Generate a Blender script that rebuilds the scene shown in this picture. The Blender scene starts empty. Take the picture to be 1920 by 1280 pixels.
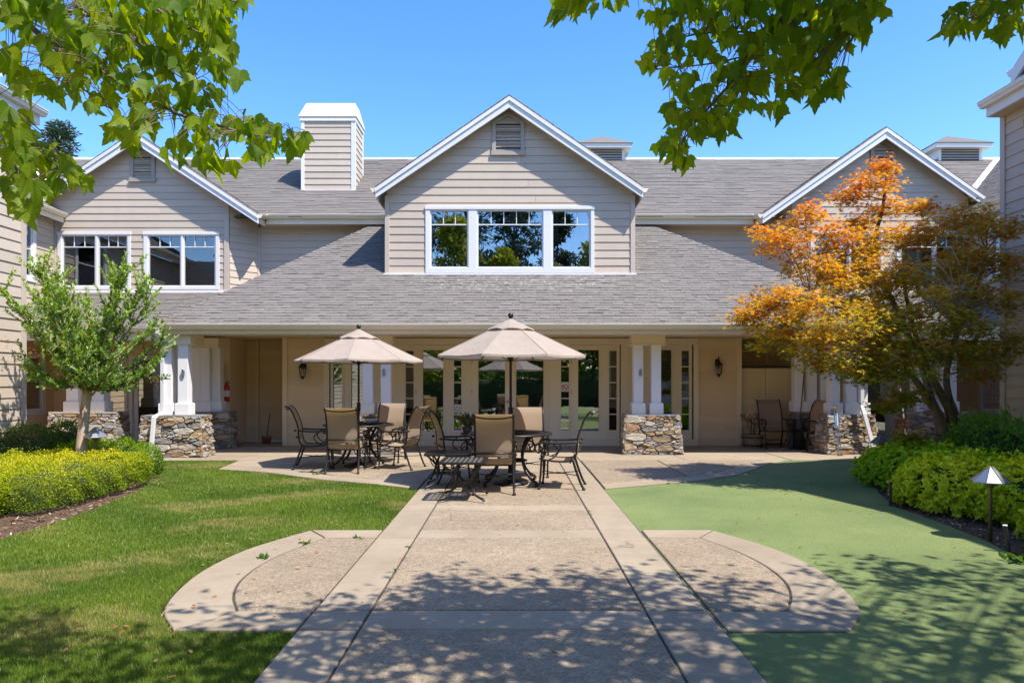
import bpy, bmesh, math, random
import numpy as np
from mathutils import Vector, Matrix
random.seed(7); RS = np.random.RandomState(11)
R = math.radians
S = bpy.context.scene
COL = S.collection

# ---------------------------------------------------------------- camera
F = 1280.0 / 1920.0                     # focal length over sensor width
cam_d = bpy.data.cameras.new('camera')
cam = bpy.data.objects.new('camera', cam_d); COL.objects.link(cam)
cam.location = (0, 0, 1.5); cam.rotation_euler = (R(90), 0, 0)
cam_d.sensor_width = 36; cam_d.lens = 24; cam_d.shift_y = 74 / 1920
cam_d.clip_start = 0.05; cam_d.clip_end = 2000
S.camera = cam

# ---------------------------------------------------------------- light
SUN = Vector((0.48, -0.36, 1.0)).normalized()       # towards the sun
w = bpy.data.worlds.new('World'); S.world = w; w.use_nodes = True
nt = w.node_tree; nt.nodes.clear()
sky = nt.nodes.new('ShaderNodeTexSky'); sky.sky_type = 'NISHITA'; sky.sun_disc = False
sky.sun_elevation = math.asin(SUN.z); sky.sun_rotation = math.atan2(SUN.x, SUN.y)
sky.air_density = 1.0; sky.dust_density = 0.45; sky.ozone_density = 2.5; sky.altitude = 100
hs = nt.nodes.new('ShaderNodeHueSaturation'); hs.inputs['Saturation'].default_value = 1.3; hs.inputs['Hue'].default_value = 0.508; hs.inputs['Value'].default_value = 1.0
bg = nt.nodes.new('ShaderNodeBackground'); bg.inputs['Strength'].default_value = 0.134
wo = nt.nodes.new('ShaderNodeOutputWorld')
nt.links.new(sky.outputs[0], hs.inputs['Color']); nt.links.new(hs.outputs[0], bg.inputs['Color']); nt.links.new(bg.outputs[0], wo.inputs['Surface'])
sd = bpy.data.lights.new('sun', 'SUN'); sd.energy = 3.1; sd.angle = R(0.55); sd.color = (1, .95, .88)
sun = bpy.data.objects.new('sun', sd); COL.objects.link(sun); sun.location = SUN * 40
sun.rotation_euler = SUN.to_track_quat('Z', 'Y').to_euler()
S.view_settings.view_transform = 'Standard'; S.view_settings.look = 'None'
S.view_settings.gamma = 1; S.view_settings.exposure = 1.42; S.view_settings.use_curve_mapping = False
S.cycles.max_bounces = 10; S.cycles.diffuse_bounces = 7; S.cycles.transparent_max_bounces = 16; S.cycles.use_denoising = True
S.cycles.caustics_reflective = False; S.cycles.caustics_refractive = False

# ---------------------------------------------------------------- materials
def srgb(r, g, b):
    f = lambda c: (c / 255 / 12.92) if c / 255 <= .04045 else ((c / 255 + .055) / 1.055) ** 2.4
    return (f(r), f(g), f(b))
class NT:
    def __init__(s, name):
        s.m = bpy.data.materials.new(name); s.m.use_nodes = True; s.t = s.m.node_tree; s.t.nodes.clear()
        s.out = s.n('ShaderNodeOutputMaterial')
    def n(s, typ, **kw):
        x = s.t.nodes.new(typ)
        for k, v in kw.items():
            if k.startswith('i_'): x.inputs[k[2:].replace('_', ' ')].default_value = v
            else: setattr(x, k, v)
        return x
    def l(s, a, b): s.t.links.new(a, b)
    def obj(s): return s.n('ShaderNodeTexCoord').outputs['Object']
    def gen(s): return s.n('ShaderNodeNewGeometry').outputs['Position']
    def noise(s, vec, scale, detail=4, rough=.6, sx=None):
        if sx:
            mp = s.n('ShaderNodeMapping'); mp.inputs['Scale'].default_value = sx; s.l(vec, mp.inputs['Vector']); vec = mp.outputs[0]
        x = s.n('ShaderNodeTexNoise'); x.inputs['Scale'].default_value = scale; x.inputs['Detail'].default_value = detail; x.inputs['Roughness'].default_value = rough
        s.l(vec, x.inputs['Vector']); return x.outputs['Fac']
    def ramp(s, fac, stops, interp='LINEAR'):
        x = s.n('ShaderNodeValToRGB'); e = x.color_ramp.elements; x.color_ramp.interpolation = interp
        while len(e) < len(stops): e.new(.5)
        for k, (p, c) in enumerate(stops):
            e[k].position = p; e[k].color = (c[0], c[1], c[2], 1)
        s.l(fac, x.inputs[0]); return x.outputs[0]
    def mul(s, col, fac, lo, hi):
        mr = s.n('ShaderNodeMapRange'); mr.inputs['To Min'].default_value = lo; mr.inputs['To Max'].default_value = hi; s.l(fac, mr.inputs[0])
        mx = s.n('ShaderNodeMixRGB', blend_type='MULTIPLY'); mx.inputs[0].default_value = 1
        if isinstance(col, tuple): mx.inputs[1].default_value = (*col, 1)
        else: s.l(col, mx.inputs[1])
        s.l(mr.outputs[0], mx.inputs[2]); return mx.outputs[0]
    def mix(s, fac, a, b):
        mx = s.n('ShaderNodeMixRGB')
        if isinstance(fac, (int, float)): mx.inputs[0].default_value = fac
        else: s.l(fac, mx.inputs[0])
        for k, c in ((1, a), (2, b)):
            if isinstance(c, tuple): mx.inputs[k].default_value = (*c, 1)
            else: s.l(c, mx.inputs[k])
        return mx.outputs[0]
    def bump(s, h, strength, dist=.01):
        b = s.n('ShaderNodeBump'); b.inputs['Strength'].default_value = strength; b.inputs['Distance'].default_value = dist
        s.l(h, b.inputs['Height']); return b.outputs[0]
    def bsdf(s, col, rough=.6, metal=0, normal=None, spec=.5):
        p = s.n('ShaderNodeBsdfPrincipled'); p.inputs['Roughness'].default_value = rough; p.inputs['Metallic'].default_value = metal
        p.inputs['Specular IOR Level'].default_value = spec
        if isinstance(col, tuple): p.inputs['Base Color'].default_value = (*col, 1)
        else: s.l(col, p.inputs['Base Color'])
        if normal is not None: s.l(normal, p.inputs['Normal'])
        s.l(p.outputs[0], s.out.inputs[0]); return p
    def objrand(s): return s.n('ShaderNodeObjectInfo').outputs['Random']
    def isl(s): return s.n('ShaderNodeNewGeometry').outputs['Random Per Island']
M = {}
def paint(name, col, rough=.5, var=.10, grain=None, bump=.15):
    t = NT(name); o = t.gen()
    c = t.mul(col, t.noise(o, .9, 5), 1 - var, 1 + var * .6)
    c = t.mul(c, t.objrand(), .94, 1.05); c = t.mul(c, t.noise(o, 3.5, 5, .7, (1, 1, .12)), .93, 1.05)
    c = t.mul(c, t.noise(o, 6, 4, .7, (1, 1, .25)), .95, 1.03)
    if grain: nz = t.noise(o, 14, 5, .7, grain)
    else: nz = t.noise(o, 60, 3)
    t.bsdf(c, rough, 0, t.bump(nz, bump, .006)); M[name] = t.m; return t.m
paint('siding', (.53, .435, .335), .6, .09, (.35, .35, 6), .5)
paint('siding_trim', (.53, .445, .36), .6, .06)
paint('porch_siding', (.74, .56, .34), .6, .06, (.35, .35, 6), .3)
paint('porch_trim', (.76, .60, .39), .55, .05)
paint('white_trim', (.72, .71, .69), .45, .05)
paint('cream_trim', (.78, .68, .50), .45, .05)
paint('column_paint', (.82, .80, .78), .45, .04)
paint('vent_paint', (.37, .32, .27), .6, .06)
paint('ceiling_paint', (.66, .54, .37), .7, .05)
paint('cabinet_plastic', (.76, .62, .38), .5, .04)
def metal(name, col, rough=.35, met=.6, var=.15):
    t = NT(name); c = t.mul(col, t.noise(t.gen(), 25, 4), 1 - var, 1 + var); t.bsdf(c, rough, met, t.bump(t.noise(t.gen(), 120, 3), .1, .002)); M[name] = t.m
metal('cast_aluminium', (.022, .019, .018), .38, .35, .3)
metal('black_metal', (.02, .018, .016), .4, .3)
metal('galvanised', (.33, .34, .36), .42, .8)
metal('bronze_post', (.16, .14, .11), .5, .5)
metal('brass', (.55, .38, .12), .3, .9)
def plain(name, col, rough=.6, var=.12, scale=8, bump=.1):
    t = NT(name); c = t.mul(col, t.noise(t.gen(), scale, 4), 1 - var, 1 + var); t.bsdf(c, rough, 0, t.bump(t.noise(t.gen(), scale * 8, 3), bump, .004)); M[name] = t.m
plain('dark_interior', (.05, .042, .036), .9); plain('interior_floor', (.09, .065, .045), .6)
plain('interior_wall', (.13, .105, .08), .9); plain('curtain', (.30, .32, .36), .9); plain('blind', (.20, .13, .10), .6)
plain('red_paint', (.45, .02, .015), .35); plain('white_plastic', (.7, .7, .68), .4); plain('terracotta', (.36, .14, .08), .8)
plain('mortar', (.20, .165, .12), .95, .25, 20, .6); plain('soil', (.10, .065, .042), .95, .4, 14, .8)
plain('ground_soil', (.24, .21, .12), .95, .3, .6, .3)
plain('barrel_wood', (.25, .17, .105), .8, .3, 12, .5); plain('dark_plastic', (.02, .02, .022), .5)
plain('blue_paint', (.03, .12, .40), .4); plain('dry_stem', (.12, .075, .045), .9); plain('sky_blue', (.05, .28, .55), .4)
plain('dead_twig', (.42, .34, .27), .9); plain('roof_edge', (.05, .045, .042), .9); plain('joint_dark', (.06, .05, .04), .95)
plain('canopy_seam', (.30, .24, .19), .9); plain('flashing', (.78, .77, .76), .4, .05)
# shingles
def shingle(name, bright):
    t = NT(name); o = t.gen()
    r = t.isl() if name == 'shingles' else t.objrand()
    c = t.ramp(r, [(0, (.165 * bright, .147 * bright, .13 * bright)), (.25, (.18 * bright, .160 * bright, .142 * bright)), (.75, (.19 * bright, .17 * bright, .15 * bright)), (1, (.205 * bright, .183 * bright, .162 * bright))])
    c = t.mul(c, t.noise(o, 90, 3), .75, 1.25); c = t.mul(c, t.noise(o, .7, 4), .88, 1.1)
    sp = t.n('ShaderNodeSeparateXYZ'); t.l(o, sp.inputs[0])      # pale mineral runs below the dormer sill
    def band(src, a, b, w_):
        m1 = t.n('ShaderNodeMapRange'); m1.inputs['From Min'].default_value = a; m1.inputs['From Max'].default_value = a + w_; t.l(src, m1.inputs[0])
        m2 = t.n('ShaderNodeMapRange'); m2.inputs['From Min'].default_value = b; m2.inputs['From Max'].default_value = b - w_; t.l(src, m2.inputs[0])
        mm = t.n('ShaderNodeMath', operation='MULTIPLY'); t.l(m1.outputs[0], mm.inputs[0]); t.l(m2.outputs[0], mm.inputs[1]); return mm.outputs[0]
    k1 = t.n('ShaderNodeMath', operation='MULTIPLY'); t.l(band(sp.outputs[1], 14.45, 15.25, .35), k1.inputs[0]); t.l(band(sp.outputs[0], -2.3, 2.4, .5), k1.inputs[1])
    k2 = t.n('ShaderNodeMath', operation='MULTIPLY'); t.l(k1.outputs[0], k2.inputs[0]); nn = t.ramp(t.noise(o, 9, 6, .8), [(.52, (0, 0, 0)), (.62, (.55, .55, .55))]); t.l(nn, k2.inputs[1])
    c = t.mix(k2.outputs[0], c, (.5, .49, .48)); c = t.mul(c, t.noise(o, 2.2, 5, .7, (1, .3, .3)), .9, 1.08)
    t.bsdf(c, .92, 0, t.bump(t.noise(o, 160, 3), .5, .004), .3); M[name] = t.m
shingle('shingles', .93); shingle('shingle_single', .93)
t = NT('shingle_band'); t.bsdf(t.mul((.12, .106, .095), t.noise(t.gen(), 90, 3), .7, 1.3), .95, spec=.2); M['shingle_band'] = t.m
# concrete
def concrete(name, cols, agg):
    t = NT(name); o = t.gen()
    big = t.noise(o, .8, 6, .65)
    c = t.ramp(big, [(.25, cols[0]), (.55, cols[1]), (.8, cols[2])])
    c = t.mul(c, t.objrand(), .93, 1.06)
    if agg:
        v = t.n('ShaderNodeTexVoronoi'); v.inputs['Scale'].default_value = 75; t.l(o, v.inputs['Vector'])
        hv = t.n('ShaderNodeSeparateColor'); t.l(v.outputs['Color'], hv.inputs[0])
        c = t.mul(c, hv.outputs[0], .76, 1.22)
        v2 = t.n('ShaderNodeTexVoronoi'); v2.inputs['Scale'].default_value = 24; t.l(o, v2.inputs['Vector'])
        h2 = t.n('ShaderNodeSeparateColor'); t.l(v2.outputs['Color'], h2.inputs[0]); c = t.mul(c, h2.outputs[1], .9, 1.12)
        nrm = t.bump(v.outputs['Distance'], .55, .006)
    else:
        c = t.mul(c, t.noise(o, 9, 6, .7), .86, 1.1); c = t.mul(c, t.noise(o, 200, 2), .93, 1.06)
        nrm = t.bump(t.noise(o, 140, 4), .25, .003)
    c = t.mul(c, t.noise(o, 2.6, 7, .75), .74, 1.16)
    wp = t.n('ShaderNodeTexNoise'); wp.inputs['Scale'].default_value = 2.2; wp.inputs['Detail'].default_value = 5; t.l(o, wp.inputs['Vector'])
    ad = t.n('ShaderNodeMixRGB', blend_type='ADD'); ad.inputs[0].default_value = .45; t.l(o, ad.inputs[1]); t.l(wp.outputs['Color'], ad.inputs[2])
    vc = t.n('ShaderNodeTexVoronoi', feature='DISTANCE_TO_EDGE'); vc.inputs['Scale'].default_value = .55; t.l(ad.outputs[0], vc.inputs['Vector'])
    ck = t.ramp(vc.outputs['Distance'], [(0, (1, 1, 1)), (.0035, (.7, .7, .7)), (.006, (0, 0, 0))]); mk = t.ramp(t.noise(o, .9, 2), [(.55, (0, 0, 0)), (.62, (.6, .6, .6))])
    cm2 = t.n('ShaderNodeMath', operation='MULTIPLY'); t.l(ck, cm2.inputs[0]); t.l(mk, cm2.inputs[1]); c = t.mix(cm2.outputs[0], c, (.10, .08, .06))
    t.bsdf(c, .85, 0, nrm, .3); M[name] = t.m
concrete('smooth_concrete', [(.265, .205, .14), (.33, .265, .185), (.37, .305, .215)], False)
concrete('aggregate', [(.225, .172, .115), (.285, .22, .148), (.325, .256, .175)], True)
# turf
t = NT('artificial_turf'); o = t.gen()
c = t.ramp(t.noise(o, .7, 5, .6), [(.3, (.14, .185, .07)), (.6, (.20, .245, .09)), (.8, (.235, .27, .11))])
c = t.mul(c, t.noise(o, 240, 2, .8), .66, 1.3); c = t.mul(c, t.noise(o, 45, 3, .8), .84, 1.12); c = t.mul(c, t.noise(o, 5, 6, .8), .88, 1.1)
t.bsdf(c, .95, 0, t.bump(t.noise(o, 260, 2), .8, .008), .2); M['artificial_turf'] = t.m
t = NT('lawn_soil'); o = t.gen(); c = t.ramp(t.noise(o, 1.5, 5), [(.3, (.06, .11, .015)), (.7, (.13, .145, .035))]); c = t.mul(c, t.noise(o, 90, 3), .6, 1.3)
t.bsdf(c, .95, 0, t.bump(t.noise(o, 130, 3), .8, .01), .1); M['lawn_soil'] = t.m
t = NT('mulch'); o = t.gen(); c = t.ramp(t.noise(o, 28, 6, .8), [(.3, (.035, .022, .014)), (.5, (.11, .068, .042)), (.72, (.25, .17, .11))])
t.bsdf(c, .95, 0, t.bump(t.noise(o, 40, 5), .9, .03), .1); M['mulch'] = t.m
t = NT('wood_chip'); c = t.ramp(t.isl(), [(0, (.05, .03, .02)), (.4, (.14, .08, .05)), (.75, (.24, .15, .09)), (1, (.5, .43, .35))]); t.bsdf(c, .9); M['wood_chip'] = t.m
# stone
t = NT('field_stone'); o = t.obj(); r = t.objrand()
c = t.ramp(r, [(0, (.24, .235, .225)), (.14, (.40, .36, .30)), (.28, (.27, .20, .13)), (.42, (.47, .42, .34)), (.54, (.33, .21, .115)), (.62, (.20, .19, .18)), (.74, (.44, .33, .20)), (.88, (.33, .32, .30)), (1, (.52, .46, .37))], 'CONSTANT')
c = t.mix(t.ramp(t.noise(o, 7, 5), [(.52, (0, 0, 0)), (.7, (.75, .75, .75))]), c, (.36, .25, .14))
c = t.mul(c, t.noise(o, 16, 6, .75), .55, 1.35)
t.bsdf(c, .85, 0, t.bump(t.noise(o, 22, 6, .75), .9, .02), .3); M['field_stone'] = t.m
# fabric
t = NT('sling_fabric'); o = t.obj(); c = t.mul((.37, .285, .205), t.noise(o, 30, 3, .6, (1, 1, 12)), .85, 1.12)
d = t.n('ShaderNodeBsdfDiffuse'); tr = t.n('ShaderNodeBsdfTranslucent'); t.l(c, d.inputs[0]); t.l(t.mix(1.0, c, (.52, .33, .14)), tr.inputs[0])
mx = t.n('ShaderNodeMixShader'); mx.inputs[0].default_value = .34; t.l(d.outputs[0], mx.inputs[1]); t.l(tr.outputs[0], mx.inputs[2]); t.l(mx.outputs[0], t.out.inputs[0]); M['sling_fabric'] = t.m
t = NT('canopy_fabric'); o = t.gen(); c = t.mul((.43, .355, .29), t.noise(o, 3, 6, .75), .78, 1.12); c = t.mul(c, t.noise(o, 60, 3, .7, (1, 1, 4)), .93, 1.05)
d = t.n('ShaderNodeBsdfDiffuse'); tr = t.n('ShaderNodeBsdfTranslucent'); t.l(c, d.inputs[0]); t.l(c, tr.inputs[0]); nb = t.bump(t.noise(o, 7, 5, .7), .6, .03); t.l(nb, d.inputs['Normal'])
mx = t.n('ShaderNodeMixShader'); mx.inputs[0].default_value = .22; t.l(d.outputs[0], mx.inputs[1]); t.l(tr.outputs[0], mx.inputs[2]); t.l(mx.outputs[0], t.out.inputs[0]); M['canopy_fabric'] = t.m
# glass: reflects strongly, lets the dark room show through
def glass(name, refl, tint=(.75, .78, .76)):
    t = NT(name); g = t.n('ShaderNodeBsdfGlossy'); g.inputs['Roughness'].default_value = .0; g.inputs['Color'].default_value = (.92, .96, 1, 1)
    tr = t.n('ShaderNodeBsdfTransparent'); tr.inputs[0].default_value = (*tint, 1)
    fr = t.n('ShaderNodeFresnel'); fr.inputs[0].default_value = 1.5
    ad = t.n('ShaderNodeMath', operation='ADD', use_clamp=True); ad.inputs[1].default_value = refl; t.l(fr.outputs[0], ad.inputs[0])
    nb = t.bump(t.noise(t.gen(), 1.6, 2), .05, .02); t.l(nb, g.inputs['Normal'])
    mx = t.n('ShaderNodeMixShader'); t.l(ad.outputs[0], mx.inputs[0]); t.l(tr.outputs[0], mx.inputs[1]); t.l(g.outputs[0], mx.inputs[2]); t.l(mx.outputs[0], t.out.inputs[0]); M[name] = t.m
glass('window_glass', .24); glass('side_glass', .10); glass('door_glass', .22); glass('lantern_glass', .05, (.9, .9, .85))
# foliage: colour from a per-leaf attribute
def leafmat(name, trans, gloss=.08, tcol=(1.5, 1.5, .5), rough=.45, veins=False):
    t = NT(name); a = t.n('ShaderNodeAttribute'); a.attribute_name = 'Col'
    c = a.outputs['Color']
    if veins:
        b = t.n('ShaderNodeAttribute'); b.attribute_name = 'LUV'; sp = t.n('ShaderNodeSeparateXYZ'); t.l(b.outputs['Vector'], sp.inputs[0])
        mt = lambda op, x, y=None: (lambda n_: ([t.l(q, n_.inputs[i]) if not isinstance(q, (int, float)) else setattr(n_.inputs[i], 'default_value', q) for i, q in enumerate((x, y)) if q is not None], n_.outputs[0])[1])(t.n('ShaderNodeMath', operation=op))
        ax_ = mt('ABSOLUTE', sp.outputs[0]); lat = mt('ABSOLUTE', mt('SUBTRACT', mt('FRACT', mt('MULTIPLY', mt('SUBTRACT', sp.outputs[1], mt('MULTIPLY', ax_, .85)), 6.5)), .5))
        v = mt('MAXIMUM', mt('LESS_THAN', lat, .05), mt('LESS_THAN', ax_, .014)); c = t.mul(c, v, .94, 1.45); c = t.mul(c, t.noise(b.outputs['Vector'], 5, 4), .8, 1.15)
    d = t.n('ShaderNodeBsdfDiffuse'); tr = t.n('ShaderNodeBsdfTranslucent'); g = t.n('ShaderNodeBsdfGlossy'); g.inputs['Roughness'].default_value = rough
    t.l(c, d.inputs[0])
    mc = t.n('ShaderNodeMixRGB', blend_type='MULTIPLY'); mc.inputs[0].default_value = 1; mc.inputs[2].default_value = (*tcol, 1); t.l(c, mc.inputs[1]); t.l(mc.outputs[0], tr.inputs[0])
    m1 = t.n('ShaderNodeMixShader'); m1.inputs[0].default_value = trans; t.l(d.outputs[0], m1.inputs[1]); t.l(tr.outputs[0], m1.inputs[2])
    m2 = t.n('ShaderNodeMixShader'); m2.inputs[0].default_value = gloss; t.l(m1.outputs[0], m2.inputs[1]); t.l(g.outputs[0], m2.inputs[2]); t.l(m2.outputs[0], t.out.inputs[0]); M[name] = t.m
leafmat('hedge_leaf', .38, .02); leafmat('glossy_leaf', .38, .03); leafmat('maple_leaf', .5, .03, (1.7, 1.4, .5)); leafmat('big_leaf', .55, .02, (2.9, 2.4, .25), .6, True); leafmat('grass_blade', .4, .03)
leafmat('pine_needle', .2, .04)
def barkmat(name, stops, scale=9):
    t = NT(name); o = t.gen(); c = t.ramp(t.noise(o, scale, 6, .6, (1, 1, .22)), stops, 'LINEAR'); c = t.mul(c, t.noise(o, 70, 3), .85, 1.1)
    t.bsdf(c, .8, 0, t.bump(t.noise(o, scale * 2, 5, .6, (1, 1, .2)), .5, .01), .2); M[name] = t.m
barkmat('crape_bark', [(.35, (.27, .165, .10)), (.47, (.46, .34, .25)), (.55, (.52, .40, .31)), (.7, (.36, .25, .18))], 8)
barkmat('maple_bark', [(.3, (.10, .075, .055)), (.6, (.21, .165, .125)), (.8, (.28, .235, .19))], 14)
barkmat('twig_bark', [(.3, (.11, .08, .055)), (.7, (.25, .19, .14))], 14)
barkmat('pine_bark', [(.3, (.08, .06, .045)), (.7, (.16, .12, .09))], 6)

# ---------------------------------------------------------------- helpers
def at(px, py, Y):                       # a place at distance Y that shows at photo pixel (px, py)
    return Vector(((px - 960) * Y / 1280, Y, 1.5 + (714 - py) * Y / 1280))
def tag(o, label=None, cat=None, group=None, kind=None):
    if label: o['label'] = label
    if cat: o['category'] = cat
    if group: o['group'] = group
    if kind: o['kind'] = kind
    return o
def empty(name, loc=(0, 0, 0), rz=0):
    o = bpy.data.objects.new(name, None); COL.objects.link(o); o.location = loc; o.rotation_euler = (0, 0, rz); return o
def copy_tree(o, parent=None):
    c = o.copy(); COL.objects.link(c); c.parent = parent
    for ch in list(o.children): copy_tree(ch, c)
    return c
class Fr:                                # a wall frame: u along it, d outward, z up
    def __init__(s, O, U, N): s.O = Vector(O); s.U = Vector((U[0], U[1], 0)).normalized(); s.N = Vector((N[0], N[1], 0)).normalized()
    def p(s, u, d, z): return (s.O.x + s.U.x * u + s.N.x * d, s.O.y + s.U.y * u + s.N.y * d, s.O.z + z)
def FY(Y): return Fr((0, Y, 0), (1, 0), (0, -1))      # wall facing the camera, u = x
def FX(X, sgn): return Fr((X, 0, 0), (0, 1), (sgn, 0))  # side wall, u = y
W0 = Fr((0, 0, 0), (1, 0), (0, 1))                     # world frame: u=x, d=y
class MB:
    def __init__(s): s.v = []; s.f = []
    def add(s, vs, fs):
        b = len(s.v); s.v += [tuple(v) for v in vs]; s.f += [tuple(i + b for i in f) for f in fs]; return s
    def box(s, fr, u0, u1, d0, d1, z0, z1):
        vs = [fr.p(u, d, z) for z in (z0, z1) for d in (d0, d1) for u in (u0, u1)]
        return s.add(vs, [(0, 1, 3, 2), (4, 6, 7, 5), (0, 4, 5, 1), (2, 3, 7, 6), (0, 2, 6, 4), (1, 5, 7, 3)])
    def hexa(s, lo, hi):                   # two matching quads
        vs = list(lo) + list(hi)
        return s.add(vs, [(3, 2, 1, 0), (4, 5, 6, 7), (0, 1, 5, 4), (1, 2, 6, 5), (2, 3, 7, 6), (3, 0, 4, 7)])
    def prism(s, poly, z0, z1, cham=0):    # xy polygon, ccw
        n = len(poly)
        cx = sum(p[0] for p in poly) / n; cy = sum(p[1] for p in poly) / n
        vs = [(p[0], p[1], z0) for p in poly]
        if cham:
            vs += [(p[0], p[1], z1 - cham) for p in poly]
            ins = []
            for i in range(n):
                a = Vector(poly[i - 1]); b = Vector(poly[i]); c = Vector(poly[(i + 1) % n])
                e1 = (b - a).normalized(); e2 = (c - b).normalized()
                n1 = Vector((-e1.y, e1.x)); n2 = Vector((-e2.y, e2.x)); k = n1 + n2; k = k / max(.3, k.length_squared) * 2
                ins.append((b.x + k.x * cham, b.y + k.y * cham, z1))
            vs += ins
            fs = [tuple(reversed(range(n))), tuple(range(2 * n, 3 * n))]
            for L in (0, n): fs += [(L + i, L + (i + 1) % n, L + n + (i + 1) % n, L + n + i) for i in range(n)]
        else:
            vs += [(p[0], p[1], z1) for p in poly]
            fs = [tuple(reversed(range(n))), tuple(range(n, 2 * n))] + [(i, (i + 1) % n, n + (i + 1) % n, n + i) for i in range(n)]
        return s.add(vs, fs)
    def tube(s, pts, rad, k=6, cap=True):
        pts = [Vector(p) for p in pts]
        n = len(pts)
        if not isinstance(rad, (list, tuple)): rad = [rad] * n
        vs = []; up = None
        for i, p in enumerate(pts):
            tdir = (pts[min(i + 1, n - 1)] - pts[max(i - 1, 0)])
            if tdir.length < 1e-7: tdir = Vector((0, 0, 1))
            tdir.normalize()
            if up is None: up = Vector((0, 0, 1)) if abs(tdir.z) < .9 else Vector((1, 0, 0))
            a = tdir.cross(up)
            if a.length < 1e-4: a = tdir.orthogonal()
            a.normalize(); b = a.cross(tdir).normalized(); up = b
            for j in range(k):
                th = 2 * math.pi * j / k; vs.append(p + (a * math.cos(th) + b * math.sin(th)) * rad[i])
        fs = [(i * k + j, i * k + (j + 1) % k, (i + 1) * k + (j + 1) % k, (i + 1) * k + j) for i in range(n - 1) for j in range(k)]
        if cap: fs += [tuple(reversed(range(k))), tuple(range((n - 1) * k, n * k))]
        return s.add(vs, fs)
    def lathe(s, prof, c=(0, 0, 0), k=16, ax=None):   # prof: (r, z)
        vs = [(c[0] + r * math.cos(2 * math.pi * j / k), c[1] + r * math.sin(2 * math.pi * j / k), c[2] + z) for r, z in prof for j in range(k)]
        n = len(prof)
        fs = [(i * k + j, i * k + (j + 1) % k, (i + 1) * k + (j + 1) % k, (i + 1) * k + j) for i in range(n - 1) for j in range(k)]
        fs += [tuple(reversed(range(k))), tuple(range((n - 1) * k, n * k))]
        return s.add(vs, fs)
    def build(s, name, mat, parent=None, smooth=False, bevel=0, **tg):
        me = bpy.data.meshes.new(name); me.from_pydata(s.v, [], s.f)
        mats = mat if isinstance(mat, (list, tuple)) else [mat]
        for q in mats: me.materials.append(M[q] if isinstance(q, str) else q)
        if smooth: me.polygons.foreach_set('use_smooth', [True] * len(me.polygons))
        me.update()
        o = bpy.data.objects.new(name, me); COL.objects.link(o)
        if parent is not None:
            o.parent = parent
        if bevel:
            b = o.modifiers.new('bevel', 'BEVEL'); b.width = bevel; b.segments = 2; b.limit_method = 'ANGLE'; b.angle_limit = R(40)
        if tg: tag(o, **tg)
        return o
def spline(pts, n=6):                      # Catmull-Rom
    P = [Vector(p) for p in pts]; P = [P[0] * 2 - P[1]] + P + [P[-1] * 2 - P[-2]]; out = []
    for i in range(1, len(P) - 2):
        for k in range(n):
            t = k / n; a, b, c, d = P[i - 1:i + 3]
            out.append(.5 * ((2 * b) + (c - a) * t + (2 * a - 5 * b + 4 * c - d) * t * t + (3 * b - a - 3 * c + d) * t ** 3))
    out.append(P[-2]); return out
def near_origin(o, c):                     # give a mesh its own origin at c (for object-space textures)
    c = Vector(c); o.data.transform(Matrix.Translation(-c)); o.location = Vector(o.location) + c; return o
# ---- many leaves as one mesh
def nrm(a): return a / np.maximum(1e-9, np.linalg.norm(a, axis=1, keepdims=True))
def leaf_mesh(name, tmpl, faces, pos, L, N, size, col, mat, parent=None, wid=None, **tg):
    T = np.array(tmpl, dtype=float); n = len(pos); k = len(T)
    L = nrm(L); N = N - (N * L).sum(1, keepdims=True) * L; N = nrm(N); Wd = np.cross(L, N)
    size = np.asarray(size).reshape(-1, 1, 1); wd = 1.0 if wid is None else np.asarray(wid).reshape(-1, 1, 1)
    V = pos[:, None, :] + size * (T[None, :, 0:1] * wd * Wd[:, None, :] + T[None, :, 1:2] * L[:, None, :] + T[None, :, 2:3] * N[:, None, :])
    V = V.reshape(-1, 3); f0 = np.array([len(f) for f in faces]); fl = np.concatenate([np.array(f) for f in faces])
    loops = (fl[None, :] + (np.arange(n) * k)[:, None]).reshape(-1)
    tot = np.tile(f0, n); st = np.concatenate([[0], np.cumsum(tot)[:-1]])
    me = bpy.data.meshes.new(name); me.vertices.add(len(V)); me.vertices.foreach_set('co', V.astype(np.float32).ravel())
    me.loops.add(len(loops)); me.loops.foreach_set('vertex_index', loops.astype(np.int32))
    me.polygons.add(len(tot)); me.polygons.foreach_set('loop_start', st.astype(np.int32))
    try: me.polygons.foreach_set('loop_total', tot.astype(np.int32))
    except Exception: pass
    ca = me.color_attributes.new('Col', 'FLOAT_COLOR', 'POINT')
    cc = np.ones((n, k, 4), np.float32); cc[:, :, :3] = np.clip(col, 0, 1)[:, None, :]; ca.data.foreach_set('color', cc.ravel())
    if mat == 'big_leaf':
        lu = me.attributes.new('LUV', 'FLOAT_VECTOR', 'POINT'); lu.data.foreach_set('vector', np.tile(T.astype(np.float32), (n, 1)).ravel())
    me.update(calc_edges=True); me.validate(); me.materials.append(M[mat])
    o = bpy.data.objects.new(name, me); COL.objects.link(o)
    if parent is not None: o.parent = parent
    tag(o, **tg) if tg else None
    return o
DIAMOND = ([(0, 0, 0), (.28, .45, .08), (0, 1, 0), (-.28, .45, .08)], [(0, 1, 2), (0, 2, 3)])
OVAL = ([(0, 0, 0), (.2, .25, .05), (.27, .6, .07), (0, 1, 0), (-.27, .6, .07), (-.2, .25, .05)], [(0, 1, 2, 3), (0, 3, 4, 5)])
BLADE = ([(-.05, 0, 0), (.05, 0, 0), (0, 1, .12)], [(0, 1, 2)])
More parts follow.
